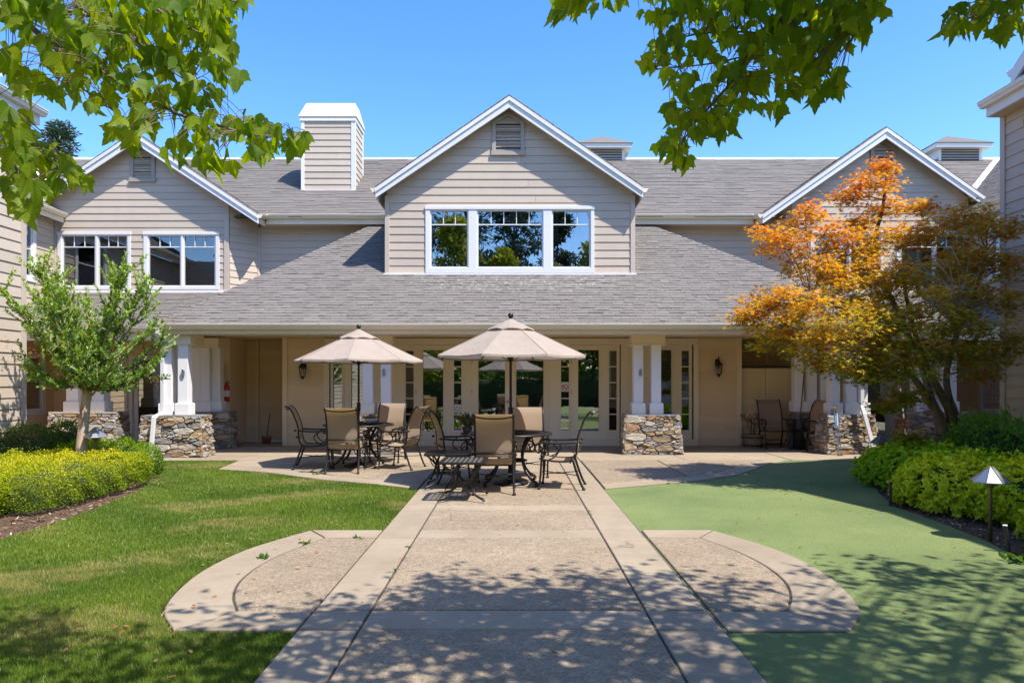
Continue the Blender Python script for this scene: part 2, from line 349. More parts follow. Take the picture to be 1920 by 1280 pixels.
def star(lobes=5):
    pts = [(0, .38, .04)]; n = lobes * 2
    for i in range(n + 1):
        a = R(-150 + 300 * i / n); r = (.62 * (1 - .18 * abs(a) / R(150)) if i % 2 else .2)
        pts.append((r * math.sin(a), .38 + r * math.cos(a), -.12 * (r > .3)))
    pts[0] = (0, .34, .05)
    return pts, [(0, i, i + 1) for i in range(1, n + 1)]
STAR = star()
hl = [(0, 0), (.16, -.05), (.34, .02), (.40, .15), (.47, .24), (.46, .33), (.60, .56), (.43, .52), (.36, .57), (.26, .56), (.27, .70), (.17, .76), (.13, .90), (0, 1.12)]
out_ = [(x, y) for x, y in hl] + [(-x, y) for x, y in reversed(hl[1:-1])]
BIG = ([(0, .42, 0)] + [(x, y, .22 * abs(x) - .16 * y * y + .03) for x, y in out_], [(0, 1 + i, 1 + (i + 1) % len(out_)) for i in range(len(out_))])
def rnd(n, a, b): return RS.uniform(a, b, n)
def rvec(n): return nrm(RS.normal(size=(n, 3)))
def lerpc(a, b, t): return np.array(a)[None, :] * (1 - t[:, None]) + np.array(b)[None, :] * t[:, None]
# ================================================================ building helpers
def cut(lo, hi, ops):
    segs = [(lo, hi)]
    for a, b in ops:
        ns = []
        for s0, s1 in segs:
            if b <= s0 or a >= s1: ns.append((s0, s1)); continue
            if a > s0 + .01: ns.append((s0, a))
            if b < s1 - .01: ns.append((b, s1))
        segs = ns
    return segs
def plank_wall(parent, fr, z0, z1, shape, ops=(), mat='siding', exp=.175, back='siding_trim', lip=.018, boards=True, thick=.12, joints=0.0, wallname='wall'):
    bk = MB(); z = z0; first = True
    while z < z1 - .02:
        zt = min(z + exp, z1); L0, R0 = shape(z); L1, R1 = shape(zt)
        if R0 - L0 < .03: break
        if R1 <= L1: L1 = R1 = (L1 + R1) / 2
        full = [o for o in ops if o[2] <= z + .001 and o[3] >= zt - .001]
        part = [o for o in ops if o not in full and o[2] < zt - .002 and o[3] > z + .002]
        pcs = [(a, b, z, zt) for a, b in cut(L0, R0, [(o[0], o[1]) for o in full + part])]
        for o in part:
            if o[2] > z + .012: pcs.append((o[0], o[1], z, o[2]))
            if o[3] < zt - .012: pcs.append((o[0], o[1], o[3], zt))
        if joints and random.random() < joints:
            i = max(range(len(pcs)), key=lambda i: pcs[i][1] - pcs[i][0]); a, b, c, d = pcs[i]
            if b - a > 2: m = a + (b - a) * random.uniform(.3, .7); pcs[i] = (a, m - .002, c, d); pcs.append((m + .002, b, c, d))
        for a, b, c, d in pcs:
            ta = L1 if abs(a - L0) < 1e-6 else a; tb = R1 if abs(b - R0) < 1e-6 else b
            if tb < ta: ta = tb = (ta + tb) / 2
            bk.hexa([fr.p(a, -thick, c), fr.p(b, -thick, c), fr.p(b, 0, c), fr.p(a, 0, c)], [fr.p(ta, -thick, d), fr.p(tb, -thick, d), fr.p(tb, 0, d), fr.p(ta, 0, d)])
            if boards:
                dj = random.uniform(-.0015, .0015); zj = random.uniform(-.002, .002)
                q = MB().hexa([fr.p(a, .001, c + zj - .006), fr.p(b, .001, c - zj - .006), fr.p(b, lip + dj, c - zj - .006), fr.p(a, lip + dj, c + zj - .006)],
                              [fr.p(ta, .001, d - .008), fr.p(tb, .001, d - .008), fr.p(tb, .004, d - .008), fr.p(ta, .004, d - .008)])
                q.build('plank', mat, parent)
        z += exp
    return bk.build(wallname, back, parent)
def shingle_plane(parent, O, U, V, vmax, iv, holes=(), exp=.145, singles=0, near=None, tabw=(.16, .36), base=True):
    O = Vector(O); U = Vector(U).normalized(); V = Vector(V).normalized(); N = U.cross(V).normalized()
    if N.z < 0: N = -N
    P = lambda u, v, h: O + U * u + V * v + N * h
    mb = MB(); bs = MB(); sb = MB(); v = 0; n1 = 0
    while v < vmax - .01:
        vt = min(v + exp, vmax); a0, b0 = iv(v); a1, b1 = iv(vt)
        if b0 - a0 < .05: break
        ops = [(h[0], h[1]) for h in holes if h[2] < (v + vt) / 2 < h[3]]
        for (s0, s1) in cut(a0, b0, ops):
            t0 = a1 if abs(s0 - a0) < 1e-6 else s0; t1 = b1 if abs(s1 - b0) < 1e-6 else s1
            if t1 < t0: t0 = t1 = (t0 + t1) / 2
            if base: bs.hexa([P(s0, v, -.05), P(s1, v, -.05), P(s1, v, 0), P(s0, v, 0)], [P(t0, vt, -.05), P(t1, vt, -.05), P(t1, vt, 0), P(t0, vt, 0)])
            u = s0 - random.uniform(0, .2); m0 = s0; m1 = s1
            while u < s1:
                ub = u + random.uniform(*tabw)
                a, b = max(u, s0), min(ub, s1)
                if b - a > .02:
                    ta = a if a > s0 + 1e-6 else t0; tb = b if b < s1 - 1e-6 else t1
                    ta = max(ta, t0); tb = min(tb, t1)
                    if tb > ta:
                        l = random.choice((.009, .010, .012, .016)); top = min(vt + .01, vmax)
                        dv = random.uniform(-.004, .004)
                        g = 0.002
                        lo = [P(a + g, v + dv - .01, .0005), P(b - g, v + dv - .01, .0005), P(b - g, v + dv - .01, l + .004), P(a + g, v + dv - .01, l + .004)]
                        hi = [P(ta + g, top, .0005), P(tb - g, top, .0005), P(tb - g, top, l * .45), P(ta + g, top, l * .45)]
                        if n1 < singles and (near is None or near(P((a + b) / 2, v, 0))):
                            MB().hexa(lo, hi).build('shingle', 'shingle_single', parent); n1 += 1
                        else: mb.hexa(lo, hi)
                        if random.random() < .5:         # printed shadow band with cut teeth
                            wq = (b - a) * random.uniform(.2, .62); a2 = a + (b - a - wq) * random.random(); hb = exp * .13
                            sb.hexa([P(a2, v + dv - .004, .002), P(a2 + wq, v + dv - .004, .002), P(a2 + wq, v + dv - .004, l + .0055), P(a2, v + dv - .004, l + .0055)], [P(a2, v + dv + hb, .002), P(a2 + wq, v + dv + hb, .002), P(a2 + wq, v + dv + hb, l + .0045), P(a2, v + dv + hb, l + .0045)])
                u = ub
        v += exp
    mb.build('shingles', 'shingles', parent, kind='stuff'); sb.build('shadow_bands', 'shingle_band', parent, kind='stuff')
    if base: bs.build('roof_deck', 'roof_edge', parent)
def extrude(mb, prof, A, B, out):         # prof: (outward, z) polygon along A->B
    A, B, out = Vector(A), Vector(B), Vector(out).normalized(); n = len(prof)
    vs = [A + out * q[0] + Vector((0, 0, q[1])) for q in prof] + [B + out * q[0] + Vector((0, 0, q[1])) for q in prof]
    return mb.add(vs, [tuple(range(n)), tuple(reversed(range(n, 2 * n)))] + [(i, i + n, (i + 1) % n + n, (i + 1) % n) for i in range(n)])
KG = [(0, 0), (.07, 0), (.082, .03), (.105, .055), (.112, .085), (.118, .088), (.118, .10), (.104, .10), (.102, .09), (0.012, .09), (0.012, .105), (0, .105)]
def gutter(parent, A, B, out, name='gutter', mat='cream_trim'):
    m = MB(); extrude(m, KG, A, B, out); return m.build(name, mat, parent)
def gable(parent, cx, hw, ze, zp, Yf, Yw, Yb, th=.055, fh=.20, gut=True):
    s = (zp - ze) / hw
    for sg in (-1, 1):                    # the two roof slopes
        xe = cx + sg * hw; m = MB(); z2 = lambda x: zp - abs(x - cx) * s
        m.hexa([(cx, Yf, zp - th), (xe, Yf, ze - th), (xe, Yb, ze - th), (cx, Yb, zp - th)], [(cx, Yf, zp), (xe, Yf, ze), (xe, Yb, ze), (cx, Yb, zp)])
        rf = m.build('gable_roof', 'siding_trim', parent)
        sl = math.hypot(hw, zp - ze)
        shingle_plane(rf, (xe, Yf - .02, ze), (0, 1, 0), (-sg * hw, 0, zp - ze), sl, lambda v: (0, Yb - Yf), exp=.17, tabw=(.3, .6), base=False)
        fa = MB(); a = -.001
        fa.hexa([(cx, Yf - .03, zp - th - fh * 1.15), (xe, Yf - .03, ze - th - fh), (xe, Yf + .01, ze - th - fh), (cx, Yf + .01, zp - th - fh * 1.15)],
                [(cx, Yf - .03, zp - th + a), (xe, Yf - .03, ze - th + a), (xe, Yf + .01, ze - th + a), (cx, Yf + .01, zp - th + a)])
        fa.build('rake_board', 'white_trim', parent, bevel=.004)
        fa = MB(); h2 = .075
        fa.hexa([(cx, Yf - .055, zp - th - h2), (xe, Yf - .055, ze - th - h2), (xe, Yf - .031, ze - th - h2), (cx, Yf - .031, zp - th - h2)],
                [(cx, Yf - .055, zp - th + .012), (xe, Yf - .055, ze - th + .012), (xe, Yf - .031, ze - th + .012), (cx, Yf - .031, zp - th + .012)])
        fa.build('rake_moulding', 'white_trim', parent)
        if gut:
            gutter(parent, (xe, Yf - .02, ze - .13), (xe, Yb - 1.2, ze - .13), (sg, 0, 0))
            MB().box(W0, *sorted((xe - sg * .02, xe - sg * .0)), Yf, Yb - 1, ze - th - fh, ze - th).build('fascia', 'white_trim', parent)
def window(parent, fr, u0, u1, z0, z1, sashes, za, zb, trim='white_trim', bar=None, cols=None, proud=.035, name='window', glassm='window_glass', room=None, blinds=None, drapes=False, rail=.03):
    """outer trim u0..u1 x z0..z1; sashes: glass (ua, ub); glass from za to zb; bar: height of the horizontal muntin; cols: panes above it"""
    m = MB()
    us = sorted([u0] + [q for s_ in sashes for q in s_] + [u1])
    m.box(fr, u0 - .012, u1 + .012, 0, proud + .012, zb + rail, z1); m.box(fr, u0, u1, 0, proud, z0, za - rail)
    k = 0
    while k < len(us): m.box(fr, us[k] - (0 if k == 0 else -rail), us[k + 1] + (0 if k + 2 >= len(us) else -rail), 0, proud - .002, za - rail, zb + rail); k += 2
    w_ = m.build(name, trim, parent, bevel=.005)
    for j, (a, b) in enumerate(sashes):
        f = MB()
        f.box(fr, a - rail, b + rail, -.05, .012, zb, zb + rail); f.box(fr, a - rail, b + rail, -.05, .012, za - rail, za)
        f.box(fr, a - rail, a, -.05, .011, za, zb); f.box(fr, b, b + rail, -.05, .011, za, zb)
        f.build('sash', trim, w_)
        MB().box(fr, a - .004, b + .004, -.034, -.026, za - .004, zb + .004).build('pane', glassm, w_)
        if bar:
            g = MB(); g.box(fr, a, b, -.024, -.008, bar - .012, bar + .012)
            n = cols[j]
            for i in range(1, n): x = a + (b - a) * i / n; g.box(fr, x - .009, x + .009, -.024, -.009, bar + .012, zb)
            g.build('muntin', trim, w_)
        if blinds and blinds[j]:
            g = MB(); z = za + .01; zt = zb - .03
            while z < zt:
                g.hexa([fr.p(a - .02, -.12, z), fr.p(b + .02, -.12, z), fr.p(b + .02, -.085, z + .012), fr.p(a - .02, -.085, z + .012)], [fr.p(a - .02, -.12, z + .003), fr.p(b + .02, -.12, z + .003), fr.p(b + .02, -.085, z + .015), fr.p(a - .02, -.085, z + .015)])
                z += .052
            g.build('blind', 'blind', w_, kind='stuff')
        if drapes:
            for (c0, c1) in ((a - .02, a + (b - a) * .16), (b - (b - a) * .14, b + .02)):
                g = MB(); n = 12; vs = []
                for i in range(n + 1):
                    u = c0 + (c1 - c0) * i / n; d = -.16 + .025 * math.sin(i * 2.1); vs += [fr.p(u, d, za - .1), fr.p(u, d, zb + .1)]
                g.add(vs, [(2 * i, 2 * i + 2, 2 * i + 3, 2 * i + 1) for i in range(n)]); g.build('curtain', 'curtain', w_, smooth=True)
    if room:
        d = room; g = MB(); A = [fr.p(u0, -.13, z0 - .1), fr.p(u1, -.13, z0 - .1), fr.p(u1, -.13, z1 + .1), fr.p(u0, -.13, z1 + .1)]; B = [fr.p(u0 - .2, -d, z0 - .1), fr.p(u1 + .2, -d, z0 - .1), fr.p(u1 + .2, -d, z1 + .1), fr.p(u0 - .2, -d, z1 + .1)]
        g.add(A + B, [(4, 5, 6, 7), (0, 1, 5, 4), (1, 2, 6, 5), (2, 3, 7, 6), (3, 0, 4, 7)]); g.build('room_lining', 'interior_wall', w_)
    return w_
def gable_vent(parent, fr, u, z0, z1, hw=.30):
    zt = z1 - hw * .62; m = MB(); t = .085
    m.box(fr, u - hw, u - hw + t, 0, .05, z0, zt); m.box(fr, u + hw - t, u + hw, 0, .05, z0, zt); m.box(fr, u - hw - .02, u + hw + .02, 0, .065, z0 - .05, z0 + .04)
    for sg in (-1, 1):
        m.hexa([fr.p(u, 0, z1 - t * 1.1), fr.p(u + sg * hw, 0, zt - t), fr.p(u + sg * hw, .048, zt - t), fr.p(u, .048, z1 - t * 1.1)], [fr.p(u, 0, z1), fr.p(u + sg * hw, 0, zt), fr.p(u + sg * hw, .048, zt), fr.p(u, .048, z1)])
    v = m.build('gable_vent', 'vent_paint', parent)
    MB().box(fr, u - hw + .02, u + hw - .02, .002, .006, z0, zt).build('backing', 'dark_interior', v)
    z = z0 + .05; sl = None
    while z < z1 - .17:
        a = hw - t if z < zt - .06 else max(.03, (z1 - .12 - z) / .62)
        a = min(a, hw - t)
        MB().hexa([fr.p(u - a, .045, z), fr.p(u + a, .045, z), fr.p(u + a, .012, z + .022), fr.p(u - a, .012, z + .022)], [fr.p(u - a, .045, z + .012), fr.p(u + a, .045, z + .012), fr.p(u + a, .012, z + .034), fr.p(u - a, .012, z + .034)]).build('slat', 'vent_paint', v)
        z += .075
    return v
def cap_line(parent, A, B, n, slopeL, slopeR, w_=.15):   # hip / ridge cap shingles from A up to B
    A, B = Vector(A), Vector(B); d = (B - A); ln = d.length; d.normalize()
    for i in range(n):
        p = A + d * (ln * i / n); q = A + d * (ln * (i + 1) / n + .03); h0 = Vector((0, 0, .035 + random.uniform(-.004, .004))); h1 = Vector((0, 0, .016))
        L, Rr = Vector(slopeL) * w_, Vector(slopeR) * w_
        m = MB(); lo = [p + L + h0 * .6, p + h0, q + h1, q + L + h1 * .6]; m.hexa([v - Vector((0, 0, .014)) for v in lo], lo)
        lo = [p + h0, p + Rr + h0 * .6, q + Rr + h1 * .6, q + h1]; m.hexa([v - Vector((0, 0, .014)) for v in lo], lo)
        m.build('cap_shingle', 'shingle_single', parent)

# ================================================================ ground
tag(MB().box(W0, -300, 300, -150, 500, -.6, -.06).build('ground', 'ground_soil'), kind='structure')

# ================================================================ courtyard building
B = empty('courtyard_building', (0, 17, 0)); tag(B, 'long two-storey taupe clapboard building with three gables and grey shingle porch roof across the courtyard', 'building')
BO = B.location.copy(); B.location = (0, 0, 0)
# --- central dormer
Yw = 15.22; fr = FY(Yw); cx, hw, ze, zp = -.06, 2.93, 5.754, 7.76; s = (zp - ze) / hw
dshape = lambda z: (max(-2.80, cx - (zp - .10 - z) / s), min(2.715, cx + (zp - .10 - z) / s)) if z > 4 else (-2.80, 2.715)
pw = lambda px, Y: (px - 960) * Y / 1280
pz = lambda py, Y: 1.5 + (714 - py) * Y / 1280
W = [pw(798, Yw), pw(1114, Yw), pz(512, Yw), pz(387, Yw)]
plank_wall(B, fr, 3.90, 7.62, dshape, [(W[0] + .02, W[1] - .02, W[2] + .02, W[3] - .02)], joints=.5)
MB().box(fr, -2.86, 2.77, -.02, .05, 3.80, 3.895).build('dormer_flashing', 'flashing', B)
for a in (-2.83, 2.64): MB().box(fr, a, a + .10, -.1, .034, 3.895, 5.62).build('corner_board', 'siding_trim', B, bevel=.004)
window(B, fr, *W, [(pw(809, Yw), pw(876, Yw)), (pw(897, Yw), pw(1016, Yw)), (pw(1037, Yw), pw(1105, Yw))], pz(500, Yw), pz(396, Yw), bar=pz(421, Yw), cols=[3, 5, 3], proud=.04, room=1.9, drapes=True)
gable_vent(B, fr, pw(953, Yw), pz(288, Yw), pz(211, Yw), .36)
gable(B, cx, hw, ze, zp, 14.96, Yw, 20.2)
for a, sg in ((-2.80, -1), (2.715, 1)):          # cheeks of the dormer
    f2 = FX(a, sg); zc = lambda y: 0
    plank_wall(B, f2, 3.9, 5.62, lambda z: (Yw, 17.7), mat='siding')
# --- main upper wall
Ym = 17.64; fm = FY(Ym)
for a, b in ((-6.50, -2.7), (2.62, 6.46)):
    plank_wall(B, fm, 3.9, 5.62, lambda z, a=a, b=b: (a, b))
g = gutter(B, (-6.16, 17.22, 5.58), (-2.95, 17.22, 5.58), (0, -1, 0)); gutter(B, (2.9, 17.22, 5.58), (6.06, 17.22, 5.58), (0, -1, 0))
MB().box(W0, -6.2, -2.9, 17.221, 17.26, 5.45, 5.66).build('fascia', 'cream_trim', B); MB().box(W0, 2.9, 6.1, 17.221, 17.26, 5.45, 5.66).build('fascia', 'cream_trim', B)
MB().box(W0, -6.3, -2.9, 17.261, 17.7, 5.46, 5.48).build('soffit', 'siding_trim', B); MB().box(W0, 2.9, 6.3, 17.261, 17.7, 5.46, 5.48).build('soffit', 'siding_trim', B)
# --- side gables
def side_gable(sgn, zp, cx):
    Yg = 17.05; fg = FY(Yg); hw = 3.04; ze = 5.61; s = (zp - ze) / hw
    wl, wr = cx - 2.21, cx + 2.2
    sh = lambda z: (max(wl, cx - (zp - .10 - z) / s), min(wr, cx + (zp - .10 - z) / s)) if z > 5 else (wl, wr)
    c0 = 252 if sgn < 0 else 1662
    wins = []
    for (o0, o1, sa) in ((-143, -6, ((-133, -74), (-66, -14))), (18, 160, ((28, 86), (94, 151)))):
        wins.append((pw(c0 + o0, Yg), pw(c0 + o1, Yg), pz(543, Yg), pz(435, Yg), [(pw(c0 + p, Yg), pw(c0 + q, Yg)) for p, q in sa]))
    plank_wall(B, fg, 3.76, zp - .15, sh, [(q[0] + .02, q[1] - .02, q[2] + .02, q[3] - .02) for q in wins], joints=.3)
    for i, q in enumerate(wins):
        window(B, fg, *q[:4], q[4], pz(535, Yg), pz(443, Yg), bar=pz(463, Yg), cols=[3, 3], room=1.6, blinds=[(i == 1) == (sgn < 0)] * 2, drapes=False, glassm='side_glass')
    gable_vent(B, fg, cx + .06, pz(338, Yg), pz(272, Yg) + (zp - 7.6), .31)
    gable(B, cx, hw, ze, zp, 16.78, Yg, 20.3, gut=False)
    inner = wr if sgn < 0 else wl
    for e in (wl, wr - .10): MB().box(fg, e - .01, e + .11, -.08, .034, 3.70, 5.52).build('corner_board', 'siding_trim', B, bevel=.004)
    MB().box(fg, wl - .05, wr + .05, -.02, .05, 3.64, 3.755).build('roof_flashing', 'flashing', B)
    # angled wall from the gable corner to the main wall
    x1 = -6.50 if sgn < 0 else 6.46; A = Vector((inner, Yg)); Bq = Vector((x1, Ym)); d = (Bq - A); nn = Vector((-sgn * d.y, sgn * d.x)) if False else Vector((d.y, -d.x))
    if nn.y > 0: nn = -nn
    f3 = Fr((A.x, A.y, 0), d, nn); ln = d.length
    plank_wall(B, f3, 3.76, 6.1, lambda z: (.02, (ln - .05) * (1 if z < 5.66 else max(.05, (6.14 - z) / .48))))
    MB().box(f3, ln - .09, ln - .01, -.05, .03, 3.76, 5.45).build('corner_board', 'siding_trim', B)
    # short gutter return
    e = cx + hw * (1 if sgn < 0 else -1)
    gutter(B, (e, 16.76, 5.50), (e, 17.21, 5.57), (-sgn, 0, 0)); MB().box(W0, min(e, e + sgn * .03), max(e, e + sgn * .03), 16.78, 17.24, 5.40, 5.56).build('fascia', 'cream_trim', B)
side_gable(-1, 7.62, -9.27); side_gable(1, 7.74, 9.19)
# --- main roof
sl = .69; cs = 1 / math.hypot(1, sl)
MR = B
shingle_plane(MR, (-15.2, 17.14, 5.62), (1, 0, 0), (0, 1, sl), (21.1 - 17.14) / cs, lambda v: (0, 30.4), exp=.12, tabw=(.35, .8))
MB().hexa([(-15.2, 21.1, 8.2), (15.2, 21.1, 8.2), (15.2, 25.2, 5.5), (-15.2, 25.2, 5.5)], [(-15.2, 21.1, 8.35), (15.2, 21.1, 8.35), (15.2, 25.2, 5.6), (-15.2, 25.2, 5.6)]).build('rear_roof', 'roof_edge', B)
MB().box(W0, -15.2, 15.2, 21.03, 21.15, 8.31, 8.385).build('ridge_flashing', 'flashing', B)
# --- lower porch roof (hipped)
HE0, HE1 = Vector((-7.09, 13.55, 2.62)), Vector((8.0, 13.55, 2.62)); HT0, HT1 = Vector((-3.28, 17.64, 5.66)), Vector((3.17, 17.64, 5.66))
V = Vector((0, HT0.y - HE0.y, HT0.z - HE0.z)); vl = V.length
shingle_plane(B, HE0 + Vector((0, -.04, 0)), (1, 0, 0), V, vl, lambda v: (3.81 * v / vl, 15.09 - 4.83 * v / vl), holes=[(7.09 - 2.62, 7.09 + 2.55, 2.35, 9)], singles=290, exp=.105)
for a, b, c in ((HE0, HT0, Vector((-7.09, 17.64, 2.62))), (HE1, HT1, Vector((8.0, 17.64, 2.62)))):
    MB().add([a, b, c, a - Vector((0, 0, .06)), b - Vector((0, 0, .06)), c - Vector((0, 0, .06))], [(0, 1, 2), (3, 5, 4), (0, 3, 4, 1), (1, 4, 5, 2), (2, 5, 3, 0)]).build('hip_roof_side', 'shingles', B)
cap_line(B, HE0, HT0, 32, (-.72, 0, -.45), (.75, -.3, -.15)); cap_line(B, HE1, HT1, 34, (-.75, -.3, -.15), (.72, 0, -.45))
gutter(B, (-7.15, 13.52, 2.52), (8.05, 13.52, 2.52), (0, -1, 0)); MB().box(W0, -7.12, 8.02, 13.521, 13.56, 2.43, 2.60).build('fascia', 'cream_trim', B)
gutter(B, (-7.12, 13.5, 2.52), (-7.12, 14.7, 2.52), (-1, 0, 0)); MB().box(W0, -7.119, -7.08, 13.561, 14.8, 2.43, 2.60).build('fascia', 'cream_trim', B)
# side porch roofs
for sgn in (-1, 1):
    x0, x1 = (-12.5, -6.3) if sgn < 0 else (7.2, 12.5)
    V2 = Vector((0, 17.05 - 14.75, 3.70 - 2.66)); shingle_plane(B, (x0, 14.72, 2.66), (1, 0, 0), V2, V2.length, lambda v: (0, x1 - x0), exp=.105)
    xe = -7.2 if sgn < 0 else 12.4
    gutter(B, (x0, 14.70, 2.55), (xe if sgn < 0 else 12.4, 14.70, 2.55), (0, -1, 0)); MB().box(W0, x0, xe, 14.701, 14.74, 2.38, 2.62).build('fascia', 'cream_trim', B)
# side roofs over the outer wings and their valleys
for sgn in (-1, 1):
    V3 = Vector((sgn * 1, 0, sl)); shingle_plane(B, (sgn * 11.1, 10.3, 5.62), (0, 1, 0), V3, 4.7, lambda v: (0, 10.7), exp=.15)
    A = Vector((sgn * 11.1, 17.2, 5.66)); Bv = Vector((sgn * 14.98, 21.08, 8.34)); q = Vector((.07, -.07 * sgn, 0)); up = Vector((0, 0, .045))
    MB().hexa([A - q, A + q, Bv + q, Bv - q], [A - q + up, A + q + up, Bv + q + up, Bv - q + up]).build('valley_flashing', 'flashing', B)
    gutter(B, (sgn * 11.1, 10.3, 5.54), (sgn * 11.1, 16.9, 5.54), (-sgn, 0, 0)); MB().box(W0, *sorted((sgn * 11.101, sgn * 11.14)), 10.3, 16.9, 5.42, 5.62).build('fascia', 'cream_trim', B)
    f4 = FX(sgn * 11.42, -sgn); op = (15.25, 16.65, .74, 2.15)
    plank_wall(B, f4, .02, 2.6, lambda z: (10.4, 17.0), [(15.3, 16.6, .78, 2.1)], mat='porch_siding')
    plank_wall(B, f4, 3.3, 5.5, lambda z: (10.4, 17.0), [(15.0, 16.3, 3.9, 5.3)])
    window(B, f4, 15.22, 16.68, .70, 2.18, [(15.36, 16.54)], .84, 2.05, room=1.2)
    window(B, f4, 14.95, 16.35, 3.85, 5.35, [(15.1, 16.2)], 4.0, 5.2, bar=4.62, cols=[1], room=1.2)
    if sgn > 0:
        m = MB()
        for k in range(9): m.box(f4, 15.5 + k * .11, 15.512 + k * .11, .04, .05, 1.0, 1.95)
        for k in range(10): m.box(f4, 15.5, 16.4, .05, .058, 1.0 + k * .105, 1.012 + k * .105)
        m.build('window_lattice', 'white_trim', B)
MB().box(W0, -7.0, 8.0, 13.57, 15.9, 2.505, 2.53).build('porch_ceiling', 'ceiling_paint', B)
MB().box(W0, -12.4, 12.4, 15.88, 17.1, 2.505, 2.53).build('porch_ceiling', 'ceiling_paint', B)
MB().box(W0, -12.4, -7.01, 14.75, 15.87, 2.505, 2.53).build('porch_ceiling', 'ceiling_paint', B); MB().box(W0, 8.01, 12.4, 14.75, 15.87, 2.505, 2.53).build('porch_ceiling', 'ceiling_paint', B)
MB().box(W0, -7.0, 8.0, 14.0, 14.2, 2.44, 2.504).build('porch_beam', 'porch_trim', B); MB().box(W0, -12.4, -7.1, 15.2, 15.4, 2.40, 2.504).build('porch_beam', 'porch_trim', B); MB().box(W0, 8.1, 12.4, 15.2, 15.4, 2.40, 2.504).build('porch_beam', 'porch_trim', B)
# --- porch wall with french doors
Yp = 15.87; fp = FY(Yp); X = lambda px: (px - 959) * Yp / 1280
for sgn, (a, b) in ((-1, (-5.31, X(608))), (1, (X(1307), 5.31))):
    plank_wall(B, fp, .0, 2.50, lambda z, a=a, b=b: (a, b), mat='porch_siding', back='porch_trim', lip=.008)
    e = (-5.33 if sgn < 0 else 5.22); MB().box(fp, e, e + .11, -.1, .03, 0, 2.50).build('corner_board', 'porch_trim', B)
    plank_wall(B, FX(sgn * 5.32, sgn), 0, 2.5, lambda z: (15.9, 17.0), mat='porch_siding', back='porch_trim', lip=.008)
    # back wall of the alcove and the stub wall beside it
    x0, x1 = sorted((sgn * 5.3, sgn * 12.4)); c0, c1, z_ = sorted((sgn * 9.52, sgn * 8.5)) + [0]
    w0, w1 = sorted((sgn * 10.6, sgn * 9.56))
    plank_wall(B, FY(17.0), .02, 2.5, lambda z: (x0, x1), [(c0 + .03, c1 - .03, -1, 2.1), (w0 + .03, w1 - .03, .6, 2.1)], mat='porch_siding', back='porch_trim', lip=.008)
    st = sorted((sgn * 6.60, sgn * 6.86)); MB().box(W0, st[0], st[1], 15.95, 16.98, 0, 2.5).build('stub_wall', 'porch_trim', B)
    MB().box(W0, *sorted((sgn * 6.28, sgn * 6.36)), 16.9, 16.985, 0, 2.5).build('trim_board', 'porch_trim', B)
    fb = FY(17.0)
    window(B, fb, w0, w1, .54, 2.12, [(w0 + .09, w1 - .09)], .66, 2.02, bar=1.70, cols=[3], trim='white_trim', room=1.5)
    m = MB(); m.box(fb, c0, c0 + .09, 0, .05, 0, 2.12); m.box(fb, c1 - .09, c1, 0, .05, 0, 2.12); m.box(fb, c0, c1, 0, .055, 2.03, 2.14)
    dr = m.build('door', 'white_trim', B); m = MB()
    m.box(fb, c0 + .09, c0 + .21, -.04, .01, .02, 2.03); m.box(fb, c1 - .21, c1 - .09, -.04, .01, .02, 2.03); m.box(fb, c0 + .21, c1 - .21, -.04, .01, 1.92, 2.03); m.box(fb, c0 + .21, c1 - .21, -.04, .01, .02, .26)
    m.build('door_leaf', 'white_trim', dr); MB().box(fb, c0 + .2, c1 - .2, -.02, -.012, .25, 1.93).build('pane', 'door_glass', dr)
    MB().box(fb, c0 + .3, c1 - .3, .02, .07, 1.94, 1.99).build('door_closer', 'dark_plastic', dr)
    g = MB(); g.box(fb, c0, c1, -1.5, -1.45, -.02, 2.2); g.build('room_lining', 'interior_wall', dr)
for a, b in ((X(733) - .02, X(757)), (X(866), X(884)), (X(1030), X(1048)), (X(1163), X(1186) + .02)):
    MB().box(fp, a, b, -.08, .0, .0, 2.49).build('wall_panel', 'cream_trim', B); 
MB().box(fp, X(608), X(1307), -.1, .03, 2.34, 2.49).build('door_header', 'cream_trim', B, bevel=.004)
MB().box(fp, X(608), X(1307), -.1, .06, -.05, .14).build('door_sill', 'cream_trim', B, bevel=.006)
for a, b in ((X(607), X(617)), (X(1299), X(1308))): MB().box(fp, a, b, -.1, .045, .14, 2.34).build('door_casing', 'cream_trim', B)
def sidelight(a, b):                       # glass a..b with five panes
    m = MB(); t = .065; A, Bq = a - t, b + t
    m.box(fp, A, a, -.06, .01, .14, 2.34); m.box(fp, b, Bq, -.06, .01, .14, 2.34); m.box(fp, a, b, -.06, .01, 2.20, 2.34); m.box(fp, a, b, -.06, .01, .14, .36)
    w_ = m.build('sidelight', 'cream_trim', B, bevel=.004); h = (2.20 - .36) / 5
    for k in range(5):
        MB().box(fp, a, b, -.04, -.032, .36 + k * h + .012, .36 + (k + 1) * h - .012).build('pane', 'door_glass', w_)
        if k: MB().box(fp, a, b, -.055, -.005, .36 + k * h - .012, .36 + k * h + .012).build('muntin', 'cream_trim', w_)
